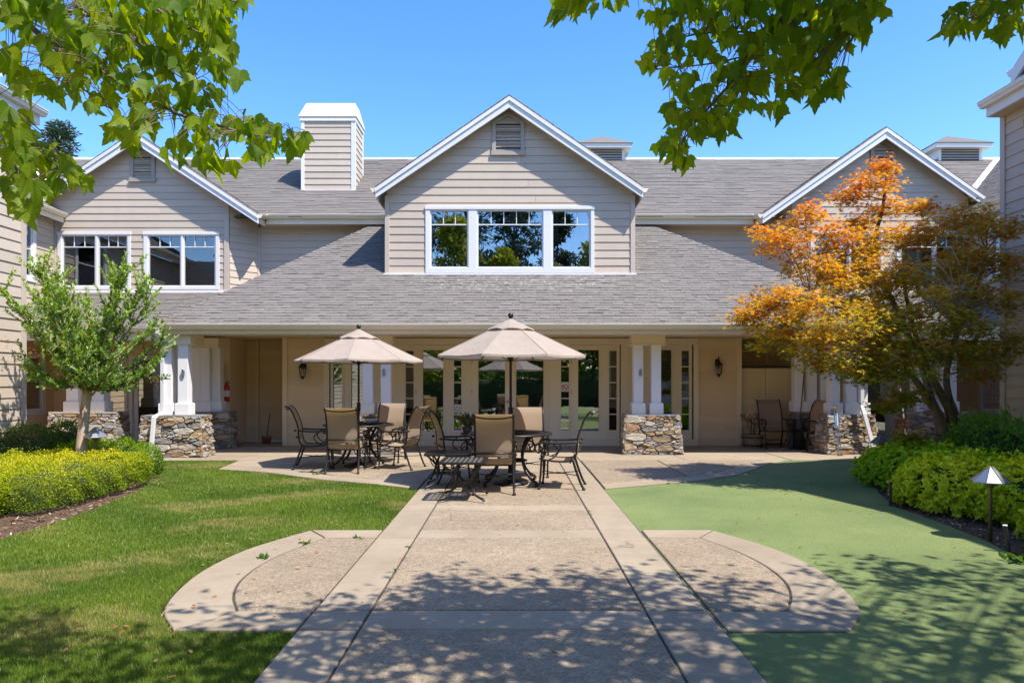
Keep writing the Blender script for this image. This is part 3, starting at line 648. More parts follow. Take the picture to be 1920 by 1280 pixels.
def fdoor(a, b, lo, hi, knob=None):        # leaf a..b, glass lo..hi
    m = MB(); m.box(fp, a, lo, -.06, .0, .145, 2.335); m.box(fp, hi, b, -.06, .0, .145, 2.335); m.box(fp, lo, hi, -.06, .0, 2.22, 2.335); m.box(fp, lo, hi, -.06, .0, .145, .34)
    m.box(fp, lo - .02, lo, 0, .012, .34, 2.22); m.box(fp, hi, hi + .02, 0, .012, .34, 2.22)
    d = m.build('french_door', 'cream_trim', B, bevel=.003); MB().box(fp, lo, hi, -.035, -.027, .34, 2.22).build('pane', 'door_glass', d)
    for z in (.5, 1.2, 1.9): MB().box(fp, a - .012, a + .008, .001, .012, z, z + .09).build('hinge', 'brass', d)
    if knob:
        o = MB().lathe([(.012, 0), (.012, .03), (.028, .045), (.03, .06), (.018, .075)], (0, 0, 0), 10).build('door_knob', 'brass', d)
        o.rotation_euler = (R(90), 0, 0); o.location = (knob, Yp, 1.02)
for (p, q) in ((624, 640), (759.5, 774.5), (850, 864), (1051, 1066), (1141, 1155.5), (1277, 1291), (1181, 1195), (724, 738)): sidelight(X(p), X(q))
fdoor(X(779), X(845), X(792), X(830)); fdoor(X(1070), X(1136), X(1083), X(1122)); fdoor(X(645), X(711), X(658), X(697)); fdoor(X(1204), X(1272), X(1218), X(1258))
fdoor(X(884) + .002, X(957), X(896), X(946), X(951)); fdoor(X(957) + .004, X(1030) - .002, X(967), X(1018))
MB().box(fp, X(711), X(720), -.06, -.002, .14, 2.34).build('wall_panel', 'cream_trim', B); MB().box(fp, X(1199), X(1204), -.06, -.002, .14, 2.34).build('wall_panel', 'cream_trim', B)
# notices behind the glass of the sidelights
sg = MB().box(fp, X(1051.5), X(1065.5), -.028, -.024, pz(734, Yp), pz(718, Yp)).build('no_smoking_sign', 'white_plastic'); tag(sg, 'small white no-smoking notice with red ring on the sidelight right of the double doors', 'sign')
m = MB(); c = ((X(1051.5) + X(1065.5)) / 2, pz(726, Yp)); n = 24
ring = lambda r, z: [(c[0] + r * math.cos(2 * math.pi * i / n), Yp + z, c[1] + r * math.sin(2 * math.pi * i / n)) for i in range(n)]
m.add(ring(.075, .022) + ring(.058, .022), [(i, (i + 1) % n, n + (i + 1) % n, n + i) for i in range(n)])
m.hexa([(c[0] - .052, Yp + .0225, c[1] + .04), (c[0] - .04, Yp + .0225, c[1] + .052), (c[0] + .052, Yp + .0225, c[1] - .04), (c[0] + .04, Yp + .0225, c[1] - .052)], [(c[0] - .052, Yp + .0215, c[1] + .04), (c[0] - .04, Yp + .0215, c[1] + .052), (c[0] + .052, Yp + .0215, c[1] - .04), (c[0] + .04, Yp + .0215, c[1] - .052)])
m.build('red_ring', 'red_paint', sg)
MB().box(W0, c[0] - .045, c[0] + .035, Yp + .023, Yp + .0236, c[1] - .008, c[1] + .006).build('cigarette', 'dark_plastic', sg)
cg = MB().box(fp, X(851), X(863.5), -.028, -.024, pz(773, Yp), pz(758, Yp)).build('clock_notice', 'white_plastic'); tag(cg, 'small white notice with grey clock ring on the sidelight left of the double doors', 'sign')
m = MB(); c = ((X(851) + X(863.5)) / 2, pz(766, Yp)); m.add(ring(.055, .022) + ring(.045, .022), [(i, (i + 1) % n, n + (i + 1) % n, n + i) for i in range(n)]); m.build('clock_ring', 'dark_plastic', cg)
# room behind the doors
g = MB(); x0, x1, y0, y1, z0, z1 = -5.2, 5.2, 16.0, 21.5, .05, 2.6
g.add([(x0, y0, z0), (x1, y0, z0), (x1, y1, z0), (x0, y1, z0), (x0, y0, z1), (x1, y0, z1), (x1, y1, z1), (x0, y1, z1)], [(4, 5, 6, 7), (2, 3, 7, 6), (1, 2, 6, 5), (3, 0, 4, 7)])
g.build('room_lining', 'interior_wall', B); MB().box(W0, x0, x1, 15.95, y1, .0, .049).build('room_floor', 'interior_floor', B)
for (x, y, w_, d_, h_, n_) in ((-2.0, 17.2, .9, .5, .75, 'a'), (1.8, 17.6, 1.1, .5, .9, 'b'), (-.6, 18.5, 1.6, .8, .45, 'c'), (3.6, 17.0, .5, .5, 1.5, 'd')):
    m = MB(); m.box(W0, x - w_ / 2, x + w_ / 2, y, y + d_, h_ - .05, h_)
    for sx in (-1, 1):
        for sy in (0, 1): m.box(W0, x + sx * (w_ / 2 - .05) - .02, x + sx * (w_ / 2 - .05) + .02, y + sy * (d_ - .05), y + sy * (d_ - .05) + .04, .05, h_ - .051)
    m.build('indoor_table', 'dark_plastic', B)
# downspouts
def downspout(name, pts, wd=.075, dp=.055, mat='white_trim', parent=B):
    m = MB(); P = [Vector(p) for p in pts]
    for a, b in zip(P, P[1:]):
        d = (b - a).normalized(); sd_ = Vector((1, 0, 0)); sd_ = (sd_ - d * sd_.dot(d)).normalized(); fw = d.cross(sd_).normalized()
        q = [sd_ * (sx * wd / 2) + fw * (sy * dp / 2) for sx, sy in ((-1, -1), (1, -1), (1, 1), (-1, 1))]
        m.hexa([a + v - d * .01 for v in q], [b + v + d * .01 for v in q])
    return m.build(name, mat, parent, bevel=.006)
downspout('downspout', [(-6.98, 13.45, 2.55), (-6.98, 13.45, 2.44), (-6.99, 13.66, 2.28), (-6.99, 13.66, .86), (-6.99, 13.33, .79), (-7.03, 13.28, .03)])
# chimney
Yc = 18.76; fc = FY(Yc); c0, c1 = pw(565, Yc), pw(665, Yc); ch = empty('chimney'); ch.parent = B
for f5, a, b in ((fc, c0, c1), (FX(c1, 1), Yc, Yc + 1.0)):
    k = 0; z = 6.72
    while z < 8.60:
        zt = min(z + .175, 8.62)
        MB().hexa([f5.p(a + .09, .001, z), f5.p(b - .09, .001, z), f5.p(b - .09, .02, z), f5.p(a + .09, .02, z)], [f5.p(a + .09, .001, zt - .01), f5.p(b - .09, .001, zt - .01), f5.p(b - .09, .004, zt - .01), f5.p(a + .09, .004, zt - .01)]).build('plank', 'siding', ch); z = zt
MB().box(W0, c0, c1, Yc, Yc + 1.0, 6.2, 8.62).build('core', 'siding_trim', ch)
for x, y in ((c0, Yc - .028), (c1 - .09, Yc - .028)): MB().box(W0, x, x + .09, y, y + .027, 6.6, 8.62).build('corner_board', 'white_trim', ch)
MB().box(W0, c1 + .001, c1 + .028, Yc - .028, Yc + .06, 6.6, 8.62).build('corner_board', 'white_trim', ch); MB().box(W0, c1 + .001, c1 + .028, Yc + .93, Yc + 1.0, 6.9, 8.62).build('corner_board', 'white_trim', ch)
MB().box(W0, c0 - .02, c1 + .03, Yc - .05, Yc - .029, 6.66, 6.73).build('base_flashing', 'flashing', ch)
m = MB(); m.box(W0, c0 - .04, c1 + .04, Yc - .05, Yc + 1.04, 8.62, 8.70); m.box(W0, c0 - .02, c1 + .02, Yc - .02, Yc + 1.02, 8.701, 8.74)
e = .07; m.hexa([(c0 - e, Yc - e, 8.74), (c1 + e, Yc - e, 8.74), (c1 + e, Yc + 1 + e, 8.74), (c0 - e, Yc + 1 + e, 8.74)], [(c0 + .05, Yc + .28, 9.24), (c1 - .05, Yc + .28, 9.24), (c1 - .05, Yc + .8, 9.24), (c0 + .05, Yc + .8, 9.24)])
m.build('chimney_hood', 'white_trim', ch, bevel=.01)
# cupolas
def cupola(cx, Y, hwr, hwb):
    c = empty('cupola'); c.parent = B; m = MB(); m.box(W0, cx - hwb, cx + hwb, Y - hwb, Y + hwb, 7.7, 8.61); m.build('body', 'white_trim', c)
    f = FY(Y - hwb)
    for k in range(5): MB().hexa([f.p(cx - hwb + .09, .03, 8.2 + k * .08), f.p(cx + hwb - .09, .03, 8.2 + k * .08), f.p(cx + hwb - .09, .005, 8.24 + k * .08), f.p(cx - hwb + .09, .005, 8.24 + k * .08)], [f.p(cx - hwb + .09, .03, 8.215 + k * .08), f.p(cx + hwb - .09, .03, 8.215 + k * .08), f.p(cx + hwb - .09, .005, 8.255 + k * .08), f.p(cx - hwb + .09, .005, 8.255 + k * .08)]).build('slat', 'vent_paint', c)
    MB().box(f, cx - hwb + .085, cx + hwb - .085, .001, .004, 8.15, 8.60).build('backing', 'dark_interior', c)
    MB().box(W0, cx - hwr + .04, cx + hwr - .04, Y - hwr + .04, Y + hwr - .04, 8.61, 8.73).build('cornice', 'white_trim', c)
    m = MB(); n = 6
    for k in range(n):
        a = hwr * (1 - k / n) ; b = hwr * (1 - (k + 1) / n) + .01; za = 8.735 + .5 * k / n; zb = za + .084
        m.hexa([(cx - a, Y - a, za), (cx + a, Y - a, za), (cx + a, Y + a, za), (cx - a, Y + a, za)], [(cx - b, Y - b, zb), (cx + b, Y - b, zb), (cx + b, Y + b, zb), (cx - b, Y + b, zb)])
    m.build('cupola_roof', 'shingle_single', c)
cupola(2.82, 21.6, .86, .64); cupola(13.75, 21.6, .90, .66)

# ================================================================ near wings left and right
def wing(sgn, name, label, Yc):
    Wg = empty(name); tag(Wg, label, 'building'); Xw = sgn * 7.47 if sgn > 0 else sgn * 7.66
    f = FX(Xw, -sgn); Y0, Y1 = -6.0, Yc
    plank_wall(Wg, f, 0.05, 5.62, lambda z: (Y0, Y1), exp=.172)
    MB().box(f, Y1 - .09, Y1 + .01, -.08, .034, .02, 5.6).build('corner_board', 'siding_trim', Wg, bevel=.004)
    MB().box(W0, *sorted((Xw + sgn * .13, Xw + sgn * 4)), Y1 - .13, Y1, 0, 5.6).build('end_wall', 'siding_trim', Wg)
    xe = Xw - sgn * .26
    gutter(Wg, (xe, Y0, 5.64), (xe, Y1 + .02, 5.64), (-sgn, 0, 0), mat='white_trim'); MB().box(W0, *sorted((xe, xe + sgn * .04)), Y0, Y1 - .02, 5.50, 5.70).build('fascia', 'white_trim', Wg)
    MB().box(W0, *sorted((xe + sgn * .041, Xw + sgn * .2)), Y0, Y1 - .02, 5.50, 5.52).build('soffit', 'siding_trim', Wg)
    V3 = Vector((sgn, 0, sl)); shingle_plane(Wg, (xe, Y0, 5.72), (0, 1, 0), V3, 5.2, lambda v: (0, Y1 - Y0), exp=.16, tabw=(.4, .7))
    # cross gable above the eave, facing the courtyard
    xg = Xw - sgn * .30; yc, h, z0, z1 = 7.82, 1.94, 5.99, 7.34
    for q in (-1, 1):
        m = MB(); ye = yc + q * h; xb = Xw + sgn * 3
        m.hexa([(xg, yc, z1 - .07), (xg, ye, z0 - .07), (xb, ye, z0 - .07), (xb, yc, z1 - .07)], [(xg, yc, z1), (xg, ye, z0), (xb, ye, z0), (xb, yc, z1)]); m.build('gable_roof', 'shingle_single', Wg)
        x_a, x_b = sorted((xg - sgn * .04, xg))
        MB().hexa([(x_a, yc, z1 - .30), (x_a, ye, z0 - .27), (x_b, ye, z0 - .27), (x_b, yc, z1 - .30)], [(x_a, yc, z1 - .071), (x_a, ye, z0 - .071), (x_b, ye, z0 - .071), (x_b, yc, z1 - .071)]).build('rake_board', 'white_trim', Wg)
        gutter(Wg, (xg - sgn * .02, ye, z0 - .12), (xg + sgn * 1, ye, z0 - .12), (0, q, 0), mat='white_trim')
    plank_wall(Wg, FX(Xw - sgn * .02, -sgn), 5.55, 7.2, lambda z: (yc - (z1 - .1 - z) * h / (z1 - z0), yc + (z1 - .1 - z) * h / (z1 - z0)) if z > 6.1 else (yc - 1.7, yc + 1.7))
    return Wg
wing(1, 'building_wing', 'near clapboard wing in shade at the right edge, behind the orange maple', 10.40)
wing(-1, 'building_wing', 'near sunlit clapboard wing at the left edge, left of the crape myrtle', 10.72)
# ================================================================ paving, lawn, turf, beds
# slabs: top at 0, joints recessed to the dark bed
walk = tag(MB().prism([(-1.3, 1.0), (1.29, 1.0), (1.29, 12.95), (-1.3, 12.95)], -.05, -.014).build('walkway', 'joint_dark'), kind='structure')
def inset(poly, g):
    n = len(poly); out = []
    for i in range(n):
        a = Vector(poly[i - 1]); b = Vector(poly[i]); c = Vector(poly[(i + 1) % n]); e1 = (b - a).normalized(); e2 = (c - b).normalized()
        k = Vector((-e1.y, e1.x)) + Vector((-e2.y, e2.x)); k = k / max(.4, k.length_squared) * 2; out.append((b.x + k.x * g, b.y + k.y * g))
    return out
def slab(poly, mat, parent, name=None, g=.0085):
    if sum(poly[i - 1][0] * poly[i][1] - poly[i][0] * poly[i - 1][1] for i in range(len(poly))) < 0: poly = poly[::-1]
    z = random.uniform(-.003, .002)
    return MB().prism(inset(poly, g), -.03, z, .006).build(name or ('aggregate_panel' if mat == 'aggregate' else 'concrete_band'), mat, parent)
def rect(x0, x1, y0, y1): return [(x0, y0), (x1, y0), (x1, y1), (x0, y1)]
cross = [(2.3, 2.65), (4.13, 4.48), (6.55, 6.90), (7.95, 8.27), (9.62, 9.97), (12.6, 12.95)]
ys = [1.0] + [q for c in cross for q in c]
Lo, Li, Ri, Ro = -1.30, -.925, .875, 1.285
for i in range(len(ys) - 1):
    band = (i % 2 == 1)
    slab(rect(Lo, Li, ys[i], ys[i + 1]), 'smooth_concrete', walk); slab(rect(Ri, Ro, ys[i], ys[i + 1]), 'smooth_concrete', walk)
    slab(rect(Li, Ri, ys[i], ys[i + 1]), 'smooth_concrete' if band else 'aggregate', walk)
# half-round aprons either side
def apron(s):
    ap = tag(MB().prism([(s * 1.30, 4.11), (s * 2.02, 4.12), (s * 2.33, 4.6), (s * 2.46, 5.4), (s * 2.36, 6.2), (s * 2.03, 6.89), (s * 1.30, 6.89)][::s], -.05, -.015).build('apron', 'joint_dark'), kind='structure')
    outer = spline([(s * 2.05, 4.12, 0), (s * 2.30, 4.5, 0), (s * 2.43, 5.05, 0), (s * 2.45, 5.6, 0), (s * 2.34, 6.2, 0), (s * 2.03, 6.89, 0)], 5)
    inner = spline([(s * 1.80, 4.47, 0), (s * 1.95, 4.78, 0), (s * 2.05, 5.15, 0), (s * 2.06, 5.6, 0), (s * 1.98, 6.05, 0), (s * 1.80, 6.56, 0)], 5)
    o = [(p.x, p.y) for p in outer]; n_ = [(p.x, p.y) for p in inner]
    slab(o + n_[::-1], 'smooth_concrete', ap)
    slab([(s * 1.30, 4.12), (s * 2.05, 4.12), (s * 1.80, 4.47), (s * 1.30, 4.47)], 'smooth_concrete', ap)
    slab([(s * 1.30, 6.56), (s * 1.80, 6.56), (s * 2.03, 6.89), (s * 1.30, 6.89)], 'smooth_concrete', ap)
    slab([(s * 1.30, 4.48)] + n_ + [(s * 1.30, 6.55)], 'aggregate', ap)
apron(-1); apron(1)
# patio left of the walk (border band along the lawn) and right of it (along the turf)
pl_edge = [(-1.31, 9.50), (-2.03, 10.0), (-2.95, 10.46), (-4.08, 11.3), (-5.03, 11.66)]
pr_edge = [(1.30, 9.55), (2.10, 9.97), (2.9, 10.38), (3.6, 10.95), (4.1, 11.6), (4.75, 12.5), (5.35, 13.3)]
pat = tag(MB().prism([(-1.31, 9.50)] + [(-1.31, 12.95), (-5.2, 12.95), (-5.03, 11.66)] + pl_edge[::-1][1:-1], -.05, -.014).build('patio', 'joint_dark'), kind='structure')
b2 = [(-1.31, 9.92), (-1.9, 10.38), (-2.8, 10.84), (-3.9, 11.66), (-5.08, 12.1)]
slab(pl_edge + b2[::-1], 'smooth_concrete', pat)
slab([(-1.31, 9.93), (-1.31, 11.3), (-3.3, 11.3), (-2.8, 10.85), (-1.9, 10.39)], 'aggregate', pat)
slab([(-1.31, 11.31), (-1.31, 12.6), (-3.7, 12.6), (-3.7, 11.5), (-3.31, 11.31)], 'aggregate', pat)
slab([(-3.71, 12.94), (-3.71, 11.53), (-3.9, 11.67), (-5.08, 12.11), (-5.18, 12.94)], 'smooth_concrete', pat)
slab(rect(-3.7, -1.31, 12.61, 12.94), 'smooth_concrete', pat)
patr = tag(MB().prism([(1.30, 12.95)] + pr_edge + [(5.35, 13.4), (1.3, 13.4)], -.05, -.014).build('patio', 'joint_dark'), kind='structure')
b3 = [(1.30, 9.97), (2.0, 10.35), (2.75, 10.78), (3.4, 11.3), (3.85, 11.9), (4.4, 12.6), (4.85, 13.0)]
slab(pr_edge[:-1] + [(5.2, 12.99)] + b3[::-1], 'smooth_concrete', patr)
slab([(1.30, 9.98), (2.0, 10.36), (2.75, 10.79), (2.75, 12.98), (1.30, 12.98)], 'aggregate', patr)
slab([(2.76, 10.8), (3.4, 11.31), (3.85, 11.91), (4.4, 12.61), (4.8, 12.98), (2.76, 12.98)], 'aggregate', patr)
# porch floor slabs
porch = tag(MB().box(W0, -12.4, 12.4, 12.96, 17.0, -.06, -.014).build('porch_floor', 'joint_dark'), kind='structure')
xs = [-12.4, -9.6, -7.4, -5.2, -3.1, -1.3, 1.285, 3.3, 5.3, 7.4, 9.6, 12.4]
for a, b in zip(xs, xs[1:]):
    slab(rect(a, b, 12.97, 13.62), 'smooth_concrete', porch); slab(rect(a, b, 13.62, 15.3), 'smooth_concrete', porch); slab(rect(a, b, 15.3, 16.98), 'smooth_concrete', porch)
# lawn
lawn_poly = [(-1.31, -8), (-1.31, 4.11), (-2.04, 4.11), (-2.33, 4.5), (-2.46, 5.05), (-2.48, 5.6), (-2.36, 6.2), (-2.04, 6.9), (-1.31, 6.9)] + pl_edge + [(-5.2, 12.95), (-7.2, 12.95), (-6.6, 11.6), (-5.55, 10.7), (-5.15, 9.4), (-4.95, 8.2), (-4.86, 7.3), (-4.9, 6.2), (-5.2, 5.0), (-5.6, 3.5), (-5.6, -8)]
tag(MB().prism(lawn_poly, -.055, -.022).build('lawn', 'lawn_soil'), kind='structure')
turf_poly = [(1.29, -8), (1.29, 9.55)] + pr_edge[1:] + [(5.4, 13.4), (7.3, 13.4), (6.3, 11.4), (5.4, 10.2), (4.95, 9.2), (4.62, 8.2), (4.58, 7.2), (4.50, 6.5), (4.32, 5.7), (4.1, 4.5), (4.0, 2), (4.0, -8)]
tag(MB().prism(turf_poly[::-1], -.055, -.016).build('artificial_turf', 'artificial_turf'), kind='structure')
def bumpy(name, x0, x1, y0, y1, base, amp, mat, n=60):
    m = MB(); nx = int((x1 - x0) * n / 4); ny = int((y1 - y0) * n / 4); ph = RS.uniform(0, 6, 8)
    for j in range(ny + 1):
        for i in range(nx + 1):
            x = x0 + (x1 - x0) * i / nx; y = y0 + (y1 - y0) * j / ny
            z = base + amp * (math.sin(x * 3.1 + ph[0]) * math.sin(y * 2.7 + ph[1]) * .5 + math.sin(x * 11 + ph[2]) * math.sin(y * 9 + ph[3]) * .25 + random.uniform(-.3, .3)); m.v.append((x, y, z))
    m.f = [(j * (nx + 1) + i, j * (nx + 1) + i + 1, (j + 1) * (nx + 1) + i + 1, (j + 1) * (nx + 1) + i) for j in range(ny) for i in range(nx)]
    return tag(m.build(name, mat, smooth=True), kind='structure')
bumpy('mulch_bed', -11, -4.7, 1, 12.95, -.034, .012, 'mulch', 40); bumpy('mulch_bed', 3.9, 11, 1, 14.6, -.032, .012, 'mulch', 40)

def inside(poly, X_, Y_):
    r = np.zeros(len(X_), bool); n = len(poly)
    for i in range(n):
        x0, y0 = poly[i - 1]; x1, y1 = poly[i]
        c = ((y0 > Y_) != (y1 > Y_)); xi = (x1 - x0) * (Y_ - y0) / ((y1 - y0) or 1e-9) + x0; r ^= c & (X_ < xi)
    return r
def patchy(x, y, f=1.0):
    return .5 + .25 * (np.sin(x * 2.3 * f + 1.3 * np.sin(y * 1.7 * f)) + np.sin(y * 3.1 * f + 1.7 * np.sin(x * 1.9 * f + 2))) * .8 + .12 * np.sin(x * 9 * f + 3 * np.sin(y * 7 * f))
# grass blades: denser near the camera
def grass(n, y0, y1, hgt, wid, name='grass'):
    x = rnd(n * 2, -7.2 if y1 > 12 else -5.5, -1.28); y = RS.uniform(0, 1, n * 2) ** 1.0 * (y1 - y0) + y0
    k = inside(lawn_poly, x, y) & (np.abs(x) / np.maximum(y, .1) < .85); x = x[k][:n]; y = y[k][:n]; n = len(x)
    p = np.stack([x, y, np.full(n, -.024)], 1)
    L = np.stack([RS.normal(0, .42, n), RS.normal(0, .42, n), np.ones(n)], 1); N = rvec(n)
    t = np.clip(patchy(x, y) + RS.normal(0, .16, n), 0, 1); dry = np.clip((patchy(x * 1.3 + 5, y * 1.6 + 2, .8) - .58) * 3 + RS.normal(0, .25, n), 0, 1)
    c = lerpc((.085, .165, .014), (.21, .28, .035), t); c = c * (1 - dry[:, None] * .75) + np.array((.42, .36, .14)) * dry[:, None] * .75
    c *= rnd(n, .75, 1.2)[:, None]
    return leaf_mesh(name, *BLADE, p, L, N, rnd(n, .6, 1.2) * hgt, c, 'grass_blade', None, wid=np.full(n, wid), kind='stuff')
grass(150000, 2.6, 5.6, .036, 1.3); grass(110000, 5.6, 9.2, .036, 1.9); grass(65000, 9.2, 12.95, .036, 2.6)
def turf_fibres(n, y0, y1, h, wd):
    x = rnd(n, 1.2, 5.4); y = rnd(n, y0, y1); k = inside(turf_poly, x, y) & (x / y < .85) & ~((x < 2.5) & (y > 4.1) & (y < 6.9) & (x < 1.3 + 1.2 * np.sqrt(np.clip(1 - ((y - 5.4) / 1.7) ** 2, 0, 1)) + .0)); x = x[k]; y = y[k]; n = len(x)
    L = np.stack([RS.normal(.1, .5, n), RS.normal(0, .5, n), np.ones(n)], 1); c = lerpc((.11, .155, .045), (.29, .34, .12), np.clip(RS.rand(n) * .8 + .25 * (patchy(x, y, .6) - .5), 0, 1))
    leaf_mesh('turf_fibres', *BLADE, np.stack([x, y, np.full(n, -.017)], 1), L, rvec(n), rnd(n, .6, 1.2) * h, c, 'grass_blade', None, wid=np.full(n, wd), kind='stuff')
turf_fibres(110000, 2.7, 6, .0065, 3.0); turf_fibres(50000, 6, 10, .007, 4.5)
# weeds in the joints
def weed(x, y, r, n=24):
    p = np.stack([RS.normal(x, r * .35, n), RS.normal(y, r * .35, n), np.full(n, -.01)], 1); L = np.stack([RS.normal(0, .9, n), RS.normal(0, .9, n), rnd(n, .3, 1)], 1)
    leaf_mesh('weed', *OVAL, p, L, rvec(n), rnd(n, .4, 1) * r, lerpc((.04, .11, .01), (.12, .2, .03), rnd(n, 0, 1)), 'hedge_leaf', wid=np.full(n, .7), label='', kind='stuff')
for (px, py, r) in ((498, 1046, .07), (570, 1018, .06), (741, 1068, .04), (765, 1025, .035), (757, 1047, .03), (1104, 958, .03), (1108, 964, .03), (672, 1007, .05), (593, 889, .06), (1253, 905, .04), (676, 1010, .03), (1910, 1050, .13)):
    Y = 1920 / (py - 714); weed((px - 960) * Y / 1280, Y, r)
# chips and litter on the beds
def chips(n, x0, x1, y0, y1, poly, name='wood_chips'):
    x = rnd(n, x0, x1); y = rnd(n, y0, y1); k = ~inside(poly, x, y); x = x[k]; y = y[k]; n = len(x)
    p = np.stack([x, y, rnd(n, -.03, -.012)], 1); L = np.stack([RS.normal(size=n), RS.normal(size=n), RS.normal(0, .3, n)], 1); N = np.stack([RS.normal(0, .4, n), RS.normal(0, .4, n), np.ones(n)], 1)
    leaf_mesh(name, [(-.12, 0, 0), (.12, .05, 0), (.15, 1, 0), (-.1, .9, 0)], [(0, 1, 2, 3)], p, L, N, rnd(n, .015, .06), np.ones((n, 3)), 'wood_chip', kind='stuff')
chips(9000, -7, -4.7, 3, 12, lawn_poly); chips(9000, 4.0, 6.4, 3, 11.5, turf_poly)
def litter(n, x0, x1, y0, y1, z, cols, name='fallen_leaves'):
    x = rnd(n, x0, x1); y = rnd(n, y0, y1); p = np.stack([x, y, np.full(n, z)], 1); L = np.stack([RS.normal(size=n), RS.normal(size=n), RS.normal(0, .15, n)], 1); N = np.stack([RS.normal(0, .3, n), RS.normal(0, .3, n), np.ones(n)], 1)
    leaf_mesh(name, *OVAL, p, L, N, rnd(n, .025, .05), lerpc(cols[0], cols[1], rnd(n, 0, 1)), 'maple_leaf', kind='stuff')
litter(60, 3.6, 5.4, 8, 12.5, -.004, [(.30, .06, .02), (.35, .2, .08)]); litter(40, -2.7, -1.5, 3.1, 6.5, .012, [(.4, .1, .04), (.5, .35, .2)]); litter(30, -1.2, 1.2, 3.2, 12, .006, [(.3, .15, .08), (.5, .4, .25)]); litter(25, 2.3, 4.1, 3.5, 8, -.004, [(.2, .08, .03), (.3, .2, .1)])

# ================================================================ stone pillars
def stone_face(parent, P, w_, h_, inward, minw=.10, flat=1.0):
    """P(u, v, out) -> point; fills w x h with fitted stones"""
    an = 2.7; sites = []; tries = 0                     # anisotropic Voronoi cells: angular, mostly flat stones
    while tries < 900:
        tries += 1; u, v = random.uniform(0, w_), random.uniform(0, h_); r = random.choice((.07, .09, .11, .15, .19, .23)) if tries < 500 else .055
        if all(math.hypot(u - a, (v - b) * an) > (r + q) * .92 for a, b, q in sites): sites.append((u, v, r))
    for (su, sv, sr) in sites:
        poly = [(0, 0), (w_, 0), (w_, h_), (0, h_)]
        for (a, b, q) in sites:
            if (a, b) == (su, sv): continue
            du, dv = a - su, (b - sv) * an; L2 = du * du + dv * dv
            if L2 > .6: continue
            k = .5 + .5 * (sr * sr - q * q) / L2; k = min(.85, max(.15, k)); new = []
            f = lambda p: (p[0] - su) * du + (p[1] - sv) * an * dv - k * L2
            for m_ in range(len(poly)):
                p0, p1 = poly[m_ - 1], poly[m_]; f0, f1 = f(p0), f(p1)
                if (f0 <= 0) != (f1 <= 0): t_ = f0 / (f0 - f1); new.append((p0[0] + (p1[0] - p0[0]) * t_, p0[1] + (p1[1] - p0[1]) * t_))
                if f1 <= 0: new.append(p1)
            poly = new
            if len(poly) < 3: break
        if len(poly) < 3: continue
        cu = sum(p[0] for p in poly) / len(poly); cv = sum(p[1] for p in poly) / len(poly); j = lambda s: random.uniform(-s, s); ring = []
        for m_ in range(len(poly)):
            p0, p1 = poly[m_], poly[(m_ + 1) % len(poly)]
            if math.hypot(p1[0] - p0[0], p1[1] - p0[1]) < .012: continue
            for t_ in ((.04, .5) if math.hypot(p1[0] - p0[0], p1[1] - p0[1]) > .07 else (.1,)):
                u, v = p0[0] + (p1[0] - p0[0]) * t_, p0[1] + (p1[1] - p0[1]) * t_; dl = math.hypot(u - cu, v - cv) or 1; g = .009 + random.uniform(-.003, .003); ring.append((u - (u - cu) / dl * g + j(.003), v - (v - cv) / dl * g + j(.003)))
        if len(ring) < 3: continue
        out = random.uniform(.02, .06); n = len(ring); mu, mv = cu, cv
        vs = [P(u, v, -.03) for u, v in ring] + [P(u, v, out * .78) for u, v in ring] + [P(mu + (u - mu) * .90, mv + (v - mv) * .85, out + j(.009)) for u, v in ring] + [P(mu + j(.02), mv + j(.01), out + j(.008))]
        fs = [(i, (i + 1) % n, n + (i + 1) % n, n + i) for i in range(n)] + [(n + i, n + (i + 1) % n, 2 * n + (i + 1) % n, 2 * n + i) for i in range(n)] + [(2 * n + i, 2 * n + (i + 1) % n, 3 * n) for i in range(n)]
        MB().add(vs, fs).build('stone', 'field_stone', parent)
